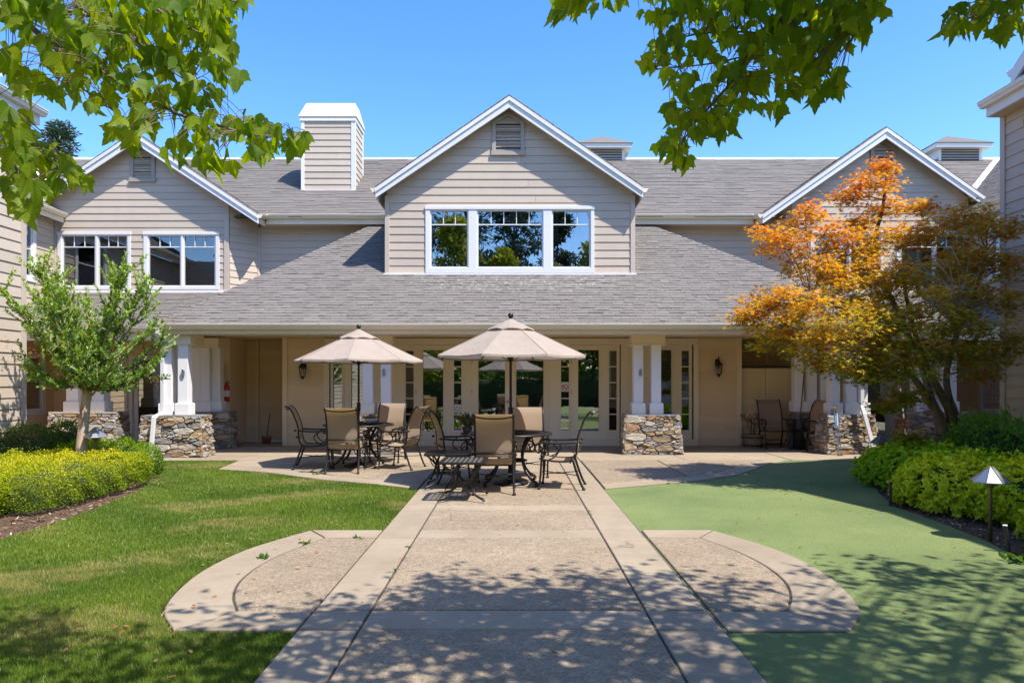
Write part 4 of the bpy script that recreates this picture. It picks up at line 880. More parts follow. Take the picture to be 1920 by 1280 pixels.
def pillar(x0, x1, y0, y1, h, cols, label, cap=None, cw=.2, bat=.06, faces='FLR', plinths=True, captop=2.455, capcol='column_paint'):
    p = empty('porch_pillar', ((x0 + x1) / 2, (y0 + y1) / 2, 0)); tag(p, label, 'pillar', 'stone-based porch pillars'); off = p.location.copy(); p.location = (0, 0, 0)
    e = .03
    MB().hexa([(x0 + e, y0 + e, -.02), (x1 - e, y0 + e, -.02), (x1 - e, y1 - e, -.02), (x0 + e, y1 - e, -.02)], [(x0 + e + bat, y0 + e + bat, h - .02), (x1 - e - bat, y0 + e + bat, h - .02), (x1 - e - bat, y1 - e - bat, h - .02), (x0 + e + bat, y1 - e - bat, h - .02)]).build('mortar_core', 'mortar', p)
    w_ = x1 - x0; d_ = y1 - y0
    def PF(u, v, o): t = v / h; return (x0 + bat * t + u * (1 - 2 * bat * t / w_), y0 + bat * t - o + .03, v)
    def PL(u, v, o): t = v / h; return (x0 + bat * t - o + .03, y1 - bat * t - u * (1 - 2 * bat * t / d_), v)
    def PR(u, v, o): t = v / h; return (x1 - bat * t + o - .03, y0 + bat * t + u * (1 - 2 * bat * t / d_), v)
    if 'F' in faces: stone_face(p, PF, w_, h, 1)
    if 'L' in faces: stone_face(p, PL, d_, h, 1)
    if 'R' in faces: stone_face(p, PR, d_, h, 1)
    MB().box(W0, x0 + bat - .005, x1 - bat + .005, y0 + bat - .005, y1 - bat + .005, h - .02, h + .012).build('top_slab', 'field_stone', p)
    for (cx_, cy_) in cols:
        c = MB().box(W0, cx_ - cw / 2, cx_ + cw / 2, cy_ - cw / 2, cy_ + cw / 2, h + .25, captop - .215).build('column', capcol, p, bevel=.006)
        m = MB(); q = cw / 2 + .04; m.box(W0, cx_ - q, cx_ + q, cy_ - q, cy_ + q, h + .013, h + .235); m.hexa([(cx_ - q, cy_ - q, h + .235), (cx_ + q, cy_ - q, h + .235), (cx_ + q, cy_ + q, h + .235), (cx_ - q, cy_ + q, h + .235)], [(cx_ - cw / 2, cy_ - cw / 2, h + .252), (cx_ + cw / 2, cy_ - cw / 2, h + .252), (cx_ + cw / 2, cy_ + cw / 2, h + .252), (cx_ - cw / 2, cy_ + cw / 2, h + .252)])
        m.build('plinth', capcol, p, bevel=.005)
    if cap:
        MB().box(W0, cap[0], cap[1], cap[2], cap[3], captop - .22, captop).build('cap_beam', 'cream_trim', p, bevel=.006)
        MB().box(W0, cap[0] - .012, cap[1] + .012, cap[2] - .012, cap[3] + .012, captop - .222, captop - .20).build('cap_moulding', 'cream_trim', p)
    p.location = (0, 0, 0); return p
px_ = lambda p, Y: (p - 960) * Y / 1280
# centre pair
def centre(sg, label):
    cs_ = [(sg * 2.62, 14.24), (sg * 2.99, 14.24)]; a, b = sorted((sg * 2.27, sg * 3.49))
    return pillar(a, b, 13.90, 14.5, .80, cs_, label, cap=(*sorted((sg * 2.47, sg * 3.16)), 14.08, 14.38))
centre(-1, 'stone pillar with twin white columns behind the left umbrella table'); centre(1, 'free-standing stone pillar with twin white columns right of the double doors')
pillar(-7.36, -6.06, 13.38, 13.95, .81, [(-6.93, 13.78), (-6.58, 13.74), (-6.93, 14.1)][:3], 'front left corner stone pillar with a white downspout leaning on it', cap=(-7.12, -6.42, 13.62, 14.22))
pillar(-7.2, -6.26, 15.15, 15.75, .80, [(-7.10, 15.42), (-6.87, 15.36), (-6.66, 15.45)], 'shaded stone pillar behind the front left corner pillar, beside the fire extinguisher', cap=(-7.22, -6.54, 15.2, 15.6))
pillar(6.40, 7.50, 13.93, 14.50, .80, [(6.68, 14.2), (7.02, 14.2), (7.3, 14.3)], 'front right corner stone pillar with walking poles leaning on it', cap=(6.5, 7.42, 14.05, 14.45))
pillar(6.30, 7.25, 15.2, 15.75, .80, [(6.45, 15.42), (6.72, 15.36), (7.02, 15.4)], 'shaded stone pillar behind the front right corner pillar, beside the storage cabinet', cap=(6.3, 7.18, 15.22, 15.68))
pillar(-10.35, -8.75, 15.10, 15.75, .80, [(-9.85, 15.42), (-9.28, 15.42)], 'stone pillar with two white columns behind the crape myrtle trunk', cap=(-10.0, -9.1, 15.25, 15.6), cw=.27)
pillar(8.75, 10.35, 15.10, 15.75, .80, [(9.22, 15.42), (9.80, 15.42)], 'stone pillar with two wide white columns behind the orange maple trunks', cap=(9.0, 10.1, 15.25, 15.6), cw=.3)
downspout('downspout', [(7.12, 13.86, 2.45), (7.12, 13.90, 1.0), (7.14, 13.84, .83), (7.33, 13.80, .06)]); MB().tube([(7.32, 13.79, .16), (7.36, 13.76, .0)], .055, 10).build('downspout_boot', 'dark_plastic', B)
# ================================================================ furniture
CA = 'cast_aluminium'
def make_chair():
    c = empty('patio_chair'); hw = .255
    rail = spline([(0, .27, .425), (0, .1, .395), (0, -.12, .39), (0, -.215, .43), (0, -.25, .56), (0, -.262, .72), (0, -.315, .88), (0, -.365, .99), (0, -.43, 1.06), (0, -.475, 1.065)], 4)
    for sx in (-1, 1):
        MB().tube([(sx * hw, p.y, p.z) for p in rail], .0145, 6).build('side_rail', CA, c, smooth=True)
        m = MB(); m.tube(spline([(sx * hw, -.19, .43), (sx * hw, -.235, .28), (sx * (hw + .005), -.30, .10), (sx * (hw + .01), -.345, .012)], 4), [.017] * 9 + [.0165] * 4, 6); m.lathe([(.012, 0), (.024, .008), (.024, .022), (.014, .035)], (sx * (hw + .01), -.345, 0), 8); m.build('leg', CA, c, smooth=True)
        m = MB(); m.tube(spline([(sx * (hw + .025), .225, .60), (sx * (hw + .025), .235, .42), (sx * (hw + .015), .25, .2), (sx * (hw + .012), .27, .012)], 4), .015, 6)
        m.lathe([(.015, 0), (.027, .01), (.027, .025), (.015, .04)], (sx * (hw + .025), .228, .45), 8); m.lathe([(.012, 0), (.024, .008), (.024, .022), (.014, .035)], (sx * (hw + .012), .27, 0), 8); m.build('leg', CA, c, smooth=True)
        m = MB(); arm = spline([(sx * hw, -.262, .66), (sx * (hw + .03), -.12, .645), (sx * (hw + .035), .08, .64), (sx * (hw + .03), .22, .65), (sx * (hw + .03), .305, .62), (sx * (hw + .03), .325, .56), (sx * (hw + .03), .285, .515), (sx * (hw + .03), .245, .53), (sx * (hw + .03), .25, .57)], 4)
        m.tube(arm, .0165, 6); m.tube(spline([(sx * (hw + .03), .08, .635), (sx * (hw + .02), .0, .54), (sx * (hw + .01), .06, .45), (sx * hw, .14, .41)], 4), .010, 5)
        m.lathe([(.001, -.02), (.02, -.012), (.026, 0), (.02, .012), (.001, .02)], (sx * (hw + .03), -.30, .66), 8); m.build('armrest', CA, c, smooth=True)
    m = MB(); m.tube(spline([(-hw, -.455, 1.035), (-.1, -.448, 1.012), (.1, -.448, 1.012), (hw, -.455, 1.035)], 3), .011, 5); m.tube([(-hw - .03, -.285, .545), (hw + .03, -.285, .545)], .013, 6); m.tube([(-hw, -.16, .375), (hw, -.16, .375)], .013, 6); m.tube([(-hw, .24, .405), (hw, .24, .405)], .013, 6)
    m.build('cross_bar', CA, c, smooth=True)
    m = MB()
    for z in (.20,):
        m.tube(spline([(-hw, .25, z), (-.12, .18, z), (0, .02, z), (-.12, -.14, z), (-hw, -.27, z)], 4), .007, 5); m.tube(spline([(hw, .25, z), (.12, .18, z), (0, .02, z), (.12, -.14, z), (hw, -.27, z)], 4), .007, 5)
    ring_ = [(.05 * math.cos(a), .02 + .05 * math.sin(a), .2) for a in [i * math.pi / 6 for i in range(13)]]; m.tube(ring_, .007, 5, False)
    m.build('stretcher', CA, c, smooth=True)
    for nm, i0, i1 in (('sling_seat', 1, 14), ('sling_back', 14, len(rail))):
        seg = rail[i0:i1 + 1]; nx = 6; vs = []; n = len(seg)
        for p in seg:
            for k in range(nx + 1):
                t = k / nx * 2 - 1; dz = -.018 * (1 - t * t); vs.append((t * (hw - .006), p.y + (dz if nm == 'sling_back' else 0), p.z + (0 if nm == 'sling_back' else dz)))
        fs = [(j * (nx + 1) + i, j * (nx + 1) + i + 1, (j + 1) * (nx + 1) + i + 1, (j + 1) * (nx + 1) + i) for j in range(n - 1) for i in range(nx)]
        MB().add(vs, fs).build(nm, 'sling_fabric', c, smooth=True)
    return c
chair0 = make_chair()
chairs = [  # x, y, facing (deg, 0 = looking away from the camera), label, group
    (-2.76, 11.35, 2, 'patio chair seen from behind at the near side of the left umbrella table', 'chairs at the left table'),
    (-3.42, 11.88, -80, 'patio chair at the left end of the left umbrella table, facing right', 'chairs at the left table'),
    (-1.93, 11.80, 72, 'patio chair on the right side of the left umbrella table, in side view', 'chairs at the left table'),
    (-2.33, 12.78, 176, 'patio chair behind the left umbrella table, facing the camera in front of the pillar', 'chairs at the left table'),
    (-.235, 9.30, 0, 'large patio chair seen from behind at the near side of the right umbrella table', 'chairs at the right table'),
    (-.83, 10.25, -72, 'patio chair at the left side of the right umbrella table, facing right', 'chairs at the right table'),
    (.68, 9.68, 82, 'patio chair on the right side of the right umbrella table, in side view', 'chairs at the right table'),
    (.27, 10.82, 183, 'patio chair behind the right umbrella table, facing the camera before the double doors', 'chairs at the right table'),
    (5.82, 15.15, 178, 'patio chair facing out in front of the storage cabinet', 'chairs by the storage cabinet'),
    (6.45, 14.86, 108, 'patio chair turned left between the storage cabinet and the front right pillar', 'chairs by the storage cabinet')]
for i, (x, y, a, lb, gp) in enumerate(chairs):
    c = chair0 if i == 0 else copy_tree(chair0); c.location = (x, y, 0); c.rotation_euler = (0, 0, R(a)); tag(c, lb, 'chair', gp)
def make_table():
    t = empty('patio_table'); r = .61
    m = MB(); m.lathe([(r - .03, .715), (r, .718), (r + .006, .732), (r, .745), (r - .035, .748), (r - .04, .735)], (0, 0, 0), 48); m.build('rim', CA, t, smooth=True)
    m = MB(); 
    for k in range(13):
        x = -.54 + k * .09; y = math.sqrt(max(0, (r - .03) ** 2 - x * x)); m.box(W0, x - .032, x + .032, -y, y, .728, .738)
    for q in (-.45, -.15, .15, .45): w_ = math.sqrt((r - .03) ** 2 - q * q); m.box(W0, -w_, w_, q - .03, q + .03, .7385, .743)
    m.lathe([(.5, .741), (.5, .745), (.44, .745), (.44, .741)], (0, 0, 0), 40); m.lathe([(.06, .725), (.08, .75), (.055, .752), (.05, .725)], (0, 0, 0), 20)
    m.build('tabletop', CA, t)
    for a in range(4):
        th = math.pi / 4 + a * math.pi / 2; d = Vector((math.cos(th), math.sin(th), 0)); P = lambda rr, z: d * rr + Vector((0, 0, z))
        m = MB(); m.tube(spline([P(.44, .715), P(.36, .66), P(.27, .52), P(.24, .38), P(.30, .22), P(.42, .10), P(.50, .07), P(.53, .035), P(.50, .018)], 4), [.022] * 20 + [.02] * 12 + [.03], 6); m.tube(spline([P(.36, .66), P(.46, .62), P(.48, .54), P(.42, .5), P(.38, .55)], 4), .013, 5)
        m.build('leg', CA, t, smooth=True)
    m = MB(); m.lathe([(.22, .33), (.245, .335), (.245, .35), (.22, .355), (.21, .342)], (0, 0, 0), 28)
    for a in range(4): th = a * math.pi / 4; m.tube([(-.22 * math.cos(th), -.22 * math.sin(th), .342), (.22 * math.cos(th), .22 * math.sin(th), .342)], .009, 5)
    m.build('lower_ring', CA, t, smooth=True)
    return t
tb = make_table(); tb.location = (-.02, 10.0, 0); tag(tb, 'round black cast-metal table under the right umbrella, on the central walk', 'table', 'round patio tables')
tb2 = copy_tree(tb); tb2.location = (-2.7, 12.02, 0); tag(tb2, 'round black cast-metal table under the left umbrella, with a flower bowl on it', 'table', 'round patio tables')
def make_umbrella(seed, rot):
    rr = random.Random(seed); u = empty('umbrella'); n = 8; Rr = 1.12; ze, zt = 1.86, 2.35; nr = 6; ns = 6
    def surf(name, r0, r1, z0, z1, sag, flare=0, wav=0):
        vs = []; fs = []; nn = n * ns
        for j in range(nr + 1):
            t = j / nr; r = r0 + (r1 - r0) * t; z = z0 + (z1 - z0) * (t ** .96)
            for k in range(nn):
                a = 2 * math.pi * k / nn + rot; ph = (k % ns) / ns; pc = math.cos(math.pi / n) / math.cos((ph - .5) * 2 * math.pi / n)
                sg_ = math.sin(ph * math.pi); rad = r * (pc if t > .02 else 1)
                zz = z - sag * sg_ * t * (1 - .3 * t) + wav * (abs(math.sin(ph * math.pi)) * t) + rr.uniform(-.003, .003) * t
                vs.append((rad * math.cos(a), rad * math.sin(a), zz))
        fs = [(j * nn + k, j * nn + (k + 1) % nn, (j + 1) * nn + (k + 1) % nn, (j + 1) * nn + k) for j in range(nr) for k in range(nn)]
        # hem hanging from the rim
        if flare:
            b = len(vs)
            for k in range(nn):
                v = vs[nr * nn + k]; vs.append((v[0] * 1.004, v[1] * 1.004, v[2] - flare))
            fs += [(nr * nn + k, nr * nn + (k + 1) % nn, b + (k + 1) % nn, b + k) for k in range(nn)]
        return MB().add(vs, fs).build(name, 'canopy_fabric', u, smooth=False)
    surf('canopy', .10, Rr, zt, ze, .022, .03); v = surf('vent_cap', .02, .36, zt + .06, zt - .112, .0, .012, .022)
    m = MB()
    for k in range(n):
        a = 2 * math.pi * k / n + rot; e = (Rr * .985 * math.cos(a), Rr * .985 * math.sin(a), ze - .015); MB().tube([(.03 * math.cos(a), .03 * math.sin(a), zt - .03), e], .008, 5).build('rib', 'black_metal', u)
        MB().tube([(.04 * math.cos(a), .04 * math.sin(a), 1.80), (Rr * .5 * math.cos(a), Rr * .5 * math.sin(a), (zt + ze) / 2 - .03)], .006, 5).build('strut', 'black_metal', u)
    m = MB()
    for k in range(n):
        a = 2 * math.pi * k / n + rot; m.tube([((.1 + (Rr - .1) * q / 6) * math.cos(a), (.1 + (Rr - .1) * q / 6) * math.sin(a), zt + (ze - zt) * (q / 6) ** .96 + .002) for q in range(7)], .0045, 4, False)
    m.build('seams', 'canopy_seam', u)
    MB().lathe([(.019, .02), (.019, 2.38)], (0, 0, 0), 12).build('pole', 'black_metal', u, smooth=True)
    MB().lathe([(.028, 1.78), (.036, 1.80), (.036, 1.84), (.028, 1.86)], (0, 0, 0), 12).build('runner', 'black_metal', u, smooth=True)
    MB().lathe([(.03, .98), (.035, 1.0), (.035, 1.10), (.03, 1.12)], (0, 0, 0), 12).build('crank_housing', 'black_metal', u, smooth=True)
    MB().lathe([(.012, 2.38), (.022, 2.40), (.015, 2.415), (.036, 2.435), (.042, 2.46), (.034, 2.485), (.008, 2.498)], (0, 0, 0), 14).build('finial', 'black_metal', u, smooth=True)
    MB().lathe([(.26, 0), (.265, .02), (.2, .05), (.06, .075), (.04, .10), (.035, .36), (.025, .37)], (0, 0, 0), 28).build('base', 'black_metal', u, smooth=True)
    return u
u1 = make_umbrella(1, R(22.5 + 3)); u1.location = (-.02, 10.0, 0); tag(u1, 'larger beige market umbrella open over the right table on the central walk', 'umbrella', 'beige patio umbrellas')
u2 = make_umbrella(2, R(4)); u2.location = (-2.7, 12.02, 0); tag(u2, 'beige market umbrella open over the left table, nearer the house', 'umbrella', 'beige patio umbrellas')
def make_side_table(w_, d_, h, solid):
    t = empty('side_table'); m = MB(); x, y = w_ / 2, d_ / 2
    for a in (-1, 1): m.box(W0, -x, x, a * y - .022, a * y + .022, h - .028, h); m.box(W0, a * x - .022, a * x + .022, -y + .022, y - .022, h - .028, h)
    m.build('top_frame', CA, t, bevel=.004); m = MB()
    if solid: m.box(W0, -x + .02, x - .02, -y + .02, y - .02, h - .016, h - .006)
    else:
        nx_, ny_ = 8, 9
        for i in range(nx_):
            for j in range(ny_):
                cx_, cy_ = -x + .03 + (w_ - .06) * (i + .5) / nx_, -y + .03 + (d_ - .06) * (j + .5) / ny_; r = (w_ - .06) / nx_ / 2
                m.tube([(cx_ + r * math.cos(a), cy_ + r * 1.1 * math.sin(a), h - .012) for a in [k * math.pi / 4 for k in range(9)]], .0075, 4, False)
                m.tube([(cx_ - r * .7, cy_ - r * .7, h - .012), (cx_ + r * .7, cy_ + r * .7, h - .012)], .007, 4, False)
    m.build('tabletop', CA, t)
    for a in (-1, 1):
        for b in (-1, 1):
            q = lambda k, z: (a * (x - .03 + k), b * (y - .03 + k * .6), z)
            m = MB(); m.tube(spline([q(0, h - .03), q(-.07, h - .10), q(-.125, h * .62), q(-.13, h * .42), q(-.10, h * .22), q(-.03, .06), q(.02, .045), q(.035, .02)], 4), [.014] * 22 + [.016] * 6 + [.02], 6); m.tube(spline([q(-.02, h - .04), q(-.07, h - .16), q(-.14, h - .18), q(-.11, h - .1)], 4), .008, 5)
            m.build('leg', CA, t, smooth=True)
    m = MB(); m.box(W0, -x + .12, x - .12, -y + .14, y - .14, h * .40, h * .42)
    for k in range(5): m.tube([(-x + .12 + k * (w_ - .24) / 4, -y + .14, h * .43), (-x + .12 + k * (w_ - .24) / 4, y - .14, h * .43)], .008, 4)
    m.build('shelf', CA, t); return t
s1 = make_side_table(.54, .60, .50, False); s1.location = (-.61, 8.70, 0); s1.rotation_euler = (0, 0, R(-2)); tag(s1, 'small black side table with pierced top and curved legs, nearest the camera', 'side table', 'black side tables')
s2 = make_side_table(.60, .56, .50, True); s2.location = (-.90, 9.62, 0); s2.rotation_euler = (0, 0, R(3)); tag(s2, 'black side table with a solid top just behind the pierced one', 'side table', 'black side tables')
# ---------------------------------------------------------------- props
def lantern(x, z, label):
    l = empty('wall_lantern', (x, 15.87 - .0, z)); tag(l, label, 'lantern', 'black wall lanterns'); y = -.14
    def L(mb, nm, mat, **k): o = mb.build(nm, mat, l, **k); return o
    L(MB().box(W0, -.05, .05, -.012, .0, -.02, .16), 'back_plate', 'black_metal', bevel=.004)
    L(MB().tube(spline([(0, -.01, .06), (0, -.06, .13), (0, -.12, .20), (0, -.15, .19), (0, y, .13)], 4), .010, 6), 'arm', 'black_metal', smooth=True)
    L(MB().lathe([(.10, .02), (.095, .035), (.05, .09), (.03, .10), (.02, .13), (.006, .15)], (0, y, 0), 6), 'roof', 'black_metal')
    L(MB().lathe([(.02, -.26), (.032, -.235), (.03, -.225), (.058, -.205), (.062, -.19)], (0, y, 0), 6), 'base', 'black_metal')
    m = MB()
    for k in range(6): a = k * math.pi / 3; m.tube([(.055 * math.cos(a), y + .055 * math.sin(a), -.2), (.088 * math.cos(a), y + .088 * math.sin(a), .03)], .006, 4)
    L(m, 'cage', 'black_metal'); m = MB()
    vs = [(r * math.cos(k * math.pi / 3), y + r * math.sin(k * math.pi / 3), z_) for r, z_ in ((.052, -.19), (.085, .02)) for k in range(6)]; m.add(vs, [(k, (k + 1) % 6, 6 + (k + 1) % 6, 6 + k) for k in range(6)]); L(m, 'pane', 'lantern_glass')
    L(MB().lathe([(.018, -.18), (.018, -.08), (.008, -.06), (.003, -.05)], (0, y, 0), 8), 'candle', 'white_plastic'); return l
lantern(X(569.5), pz(690, 15.87), 'black wall lantern on the tan wall left of the doors, under the umbrella edge'); lantern(X(1343.5), pz(686, 15.87), 'black wall lantern on the tan wall right of the doors, beside the cabinet')
# storage cabinet
cb = empty('storage_cabinet', (6.1, 16.3, 0)); tag(cb, 'tall tan plastic storage cabinet with two ribbed doors in the right alcove', 'cabinet'); cb.location = (0, 0, 0)
Yb = 16.05; c0, c1 = px_(1389, Yb) + .0, px_(1487, Yb); fcab = FY(Yb); top = pz(687, Yb)
MB().box(W0, c0, c1, Yb + .01, Yb + .6, .03, top - .03).build('body', 'cabinet_plastic', cb); mid = px_(1434.5, Yb)
MB().box(W0, c0 - .03, c1 + .04, Yb - .03, Yb + .62, top - .028, top + .012).build('lid', 'dark_plastic', cb, bevel=.006)
for a, b in ((c0 + .01, mid - .008), (mid + .008, c1 - .01)):
    m = MB(); m.box(fcab, a, b, -.008, .0, .05, top - .05); m.box(fcab, a, a + .09, .0, .018, .05, top - .05); m.box(fcab, b - .09, b, .0, .018, .05, top - .05); m.box(fcab, a + .09, b - .09, .0, .018, top - .14, top - .05); m.box(fcab, a + .09, b - .09, .0, .018, .96, 1.04); m.box(fcab, a + .09, b - .09, .0, .018, .05, .14)
    k = a + .11
    while k < b - .11: m.box(fcab, k, k + .016, .0, .008, 1.06, top - .16); m.box(fcab, k, k + .016, .0, .008, .16, .94); k += .032
    m.build('cabinet_door', 'cabinet_plastic', cb)
for x in (mid - .045, mid + .045): MB().tube(spline([fcab.p(x, .02, .84), fcab.p(x + .01, .05, .9), fcab.p(x + .01, .05, 1.0), fcab.p(x, .02, 1.06)], 4), .012, 6).build('door_handle', 'dark_plastic', cb, smooth=True)
# half barrel with dead plant
bx, by = px_(1411, 15.35), 15.35
bar = empty('barrel_planter', (bx, by, 0)); tag(bar, 'wooden half-barrel planter with dried brown plant, left of the cabinet chairs', 'planter')
for k in range(16):
    a0 = 2 * math.pi * k / 16; a1 = a0 + 2 * math.pi / 16 - .03; q = lambda r, a, z: (r * math.cos(a), r * math.sin(a), z)
    MB().hexa([q(.19, a0, 0), q(.19, a1, 0), q(.16, a1, 0), q(.16, a0, 0)], [q(.245, a0, .30), q(.245, a1, .30), q(.215, a1, .30), q(.215, a0, .30)]).build('stave', 'barrel_wood', bar)
for z, r in ((.05, .205), (.23, .238)): MB().lathe([(r, z), (r + .006, z), (r + .012, z + .03), (r, z + .03)], (0, 0, 0), 24).build('hoop', 'black_metal', bar)
MB().lathe([(.001, .26), (.215, .262), (.215, .24)], (0, 0, 0), 16).build('soil', 'soil', bar)
m = MB(); r3 = random.Random(3); heads = []
for k in range(16):
    a = r3.uniform(0, 6.28); d = r3.uniform(.05, .26); h = r3.uniform(.22, .5); e = Vector((d * math.cos(a), d * math.sin(a), .26 + h)); m.tube(spline([(d * .3 * math.cos(a), d * .3 * math.sin(a), .25), (e.x * .5, e.y * .5, .26 + h * .6), e], 3), .005, 4); heads.append(e)
m.build('dry_stems', 'dry_stem', bar); hp = np.array([list(h) for h in heads]).repeat(10, 0) + RS.normal(0, .025, (160, 3)); leaf_mesh('dry_leaves', *OVAL, hp, rvec(160), rvec(160), rnd(160, .03, .06), lerpc((.07, .04, .025), (.2, .13, .08), rnd(160, 0, 1)), 'maple_leaf', bar, kind='stuff')
# fire extinguisher
fe = empty('fire_extinguisher', (px_(424.5, 15.84), 15.86, 1.02)); tag(fe, 'red fire extinguisher hung on the wall stub beside the left alcove', 'fire extinguisher')
MB().lathe([(.06, 0), (.066, .01), (.066, .33), (.05, .38), (.022, .40), (.02, .43)], (0, 0, 0), 16).build('cylinder', 'red_paint', fe, smooth=True); MB().lathe([(.0675, .12), (.0675, .26)], (0, 0, 0), 16).build('white_band', 'white_plastic', fe)
MB().box(W0, -.02, .07, -.015, .015, .43, .455).build('handle', 'black_metal', fe); MB().box(W0, -.02, .08, -.012, .012, .47, .485).build('lever', 'galvanised', fe); MB().tube(spline([(-.02, 0, .44), (-.09, -.01, .42), (-.10, -.01, .25), (-.08, -.01, .12)], 5), .010, 6).build('hose', 'black_metal', fe, smooth=True)
# oval wreath on the stub wall
wr = MB().tube([(px_(415, 15.9) + .04 * math.cos(a), 15.9, pz(697, 15.9) + .17 * math.sin(a)) for a in [k * math.pi / 10 for k in range(21)]], .022, 6, False).build('wreath', 'dry_stem', smooth=True); tag(wr, 'dark oval wreath on the wall stub above the fire extinguisher', 'wreath')
# terracotta pot with a stick in the left alcove
tp = empty('flower_pot', (px_(500, 16.4), 16.4, 0)); tag(tp, 'small terracotta pot with a dark stick standing in the left alcove', 'flower pot')
MB().lathe([(.085, 0), (.115, .14), (.125, .145), (.125, .18), (.11, .18), (.10, .15)], (0, 0, 0), 16).build('pot', 'terracotta', tp, smooth=True); MB().tube([(0, 0, .1), (.02, 0, .35), (.09, 0, .72)], .011, 5).build('stick', 'dark_plastic', tp)
# broom and bin behind the right pillars
bn = MB().lathe([(.13, 0), (.15, .62), (.16, .65), (.14, .65)], (px_(1499, 15.0), 15.0, .42), 14).build('waste_bin', 'dark_plastic', smooth=True); bn.location.z = -.42; tag(bn, 'narrow black bin standing between the cabinet and the right pillars', 'bin')
br = MB().tube([(px_(1499, 15.0), 15.0, .5), (px_(1511, 15.0), 15.08, pz(697, 15.0))], .014, 6).build('broom', 'dry_stem'); tag(br, 'long dark broom handle leaning out of the black bin', 'broom')
# walking poles
for k, (x0_, x1_, mt, lb) in enumerate(((1571, 1567, 'sky_blue', 'pale blue walking pole, left one leaning on the front right pillar'), (1572, 1572, 'white_plastic', 'grey walking pole, middle one leaning on the front right pillar'), (1577, 1573.5, 'blue_paint', 'dark blue walking pole, right one leaning on the front right pillar'))):
    p = empty('walking_pole', (0, 0, 0)); tag(p, lb, 'walking pole', 'poles leaning on the right pillar'); tp_ = Vector((px_(x1_, 13.8), 13.86, .84)); ft = Vector((px_(x0_, 13.72) + .0, 13.70, .01))
    MB().tube([ft, ft + (tp_ - ft) * .72], .008, 6).build('shaft', 'galvanised', p); MB().tube([ft + (tp_ - ft) * .70, tp_], .015, 6).build('grip', mt, p)
    MB().lathe([(.022, 0), (.03, .01), (.01, .03)], (ft.x, ft.y, ft.z - .01), 8).build('foot', 'dark_plastic', p)
# pots on pillars, notice lamp
pp = empty('potted_plant', (6.62, 14.0, .82)); tag(pp, 'tiny dry potted plant on top of the front right pillar', 'plant'); MB().lathe([(.04, 0), (.055, .08), (.05, .08)], (0, 0, 0), 10).build('pot', 'galvanised', pp)
leaf_mesh('leaves', *OVAL, RS.normal(0, .035, (50, 3)) + np.array((0, 0, .12)), rvec(50), rvec(50), rnd(50, .03, .05), lerpc((.2, .17, .1), (.4, .36, .28), rnd(50, 0, 1)), 'hedge_leaf', pp, kind='stuff')
gp = empty('potted_plant', (px_(1253, 14.3), 14.3, .815)); tag(gp, 'small lime green plant in a blue dish on the right centre pillar', 'plant'); MB().lathe([(.06, 0), (.09, .03), (.085, .03)], (0, 0, 0), 14).build('dish', 'blue_paint', gp)
leaf_mesh('leaves', *OVAL, RS.normal(0, 1, (60, 3)) * (.025, .025, .05) + np.array((0, 0, .11)), rvec(60), rvec(60), rnd(60, .03, .05), lerpc((.12, .25, .01), (.35, .4, .03), rnd(60, 0, 1)), 'hedge_leaf', gp, kind='stuff')
gl = empty('glass_lantern', (px_(1738, 15.2), 15.2, .815)); tag(gl, 'small square candle lantern on the stone pillar behind the orange maple', 'lantern'); MB().box(W0, -.05, .05, -.05, .05, 0, .02).box(W0, -.06, .06, -.06, .06, .17, .185).build('frame', 'black_metal', gl); MB().box(W0, -.042, .042, -.042, .042, .021, .169).build('glass', 'lantern_glass', gl); MB().lathe([(.02, .021), (.02, .1)], (0, 0, 0), 8).build('candle', 'white_plastic', gl)
# flower bowl on the left table
fb_ = empty('flower_bowl', (-2.48, 12.02, .752)); tag(fb_, 'white bowl of dried brown succulents on the left patio table', 'flower bowl'); MB().lathe([(.05, 0), (.09, .03), (.115, .075), (.118, .085), (.10, .08)], (0, 0, 0), 20).build('bowl', 'white_plastic', fb_, smooth=True)
leaf_mesh('dry_flowers', *OVAL, RS.normal(0, 1, (160, 3)) * (.055, .055, .02) + np.array((0, 0, .095)), rvec(160) + (0, 0, 1), rvec(160), rnd(160, .03, .06), lerpc((.16, .09, .05), (.35, .2, .1), rnd(160, 0, 1)), 'hedge_leaf', fb_, kind='stuff')
# plant stand behind the right table's left chair
ps = empty('plant_stand', (px_(876, 14.9), 14.9, 0)); tag(ps, 'black wire plant stand with a spiky grey-green plant before the sidelight', 'plant stand'); m = MB()
for k in range(3): a = k * 2.09 + .4; m.tube(spline([(.13 * math.cos(a), .13 * math.sin(a), 0), (.05 * math.cos(a), .05 * math.sin(a), .18), (.14 * math.cos(a), .14 * math.sin(a), .36)], 4), .008, 5)
m.lathe([(.14, .34), (.15, .35), (.15, .37), (.13, .36)], (0, 0, 0), 16); m.build('stand', 'black_metal', ps, smooth=True); MB().lathe([(.08, .36), (.12, .5), (.11, .5)], (0, 0, 0), 14).build('pot', 'dark_plastic', ps)
leaf_mesh('leaves', *OVAL, RS.normal(0, 1, (130, 3)) * (.04, .04, .02) + np.array((0, 0, .52)), rvec(130) * (1, 1, .5) + (0, 0, .9), rvec(130), rnd(130, .15, .38), lerpc((.05, .07, .03), (.14, .17, .08), rnd(130, 0, 1)), 'hedge_leaf', ps, wid=np.full(130, .3), kind='stuff')
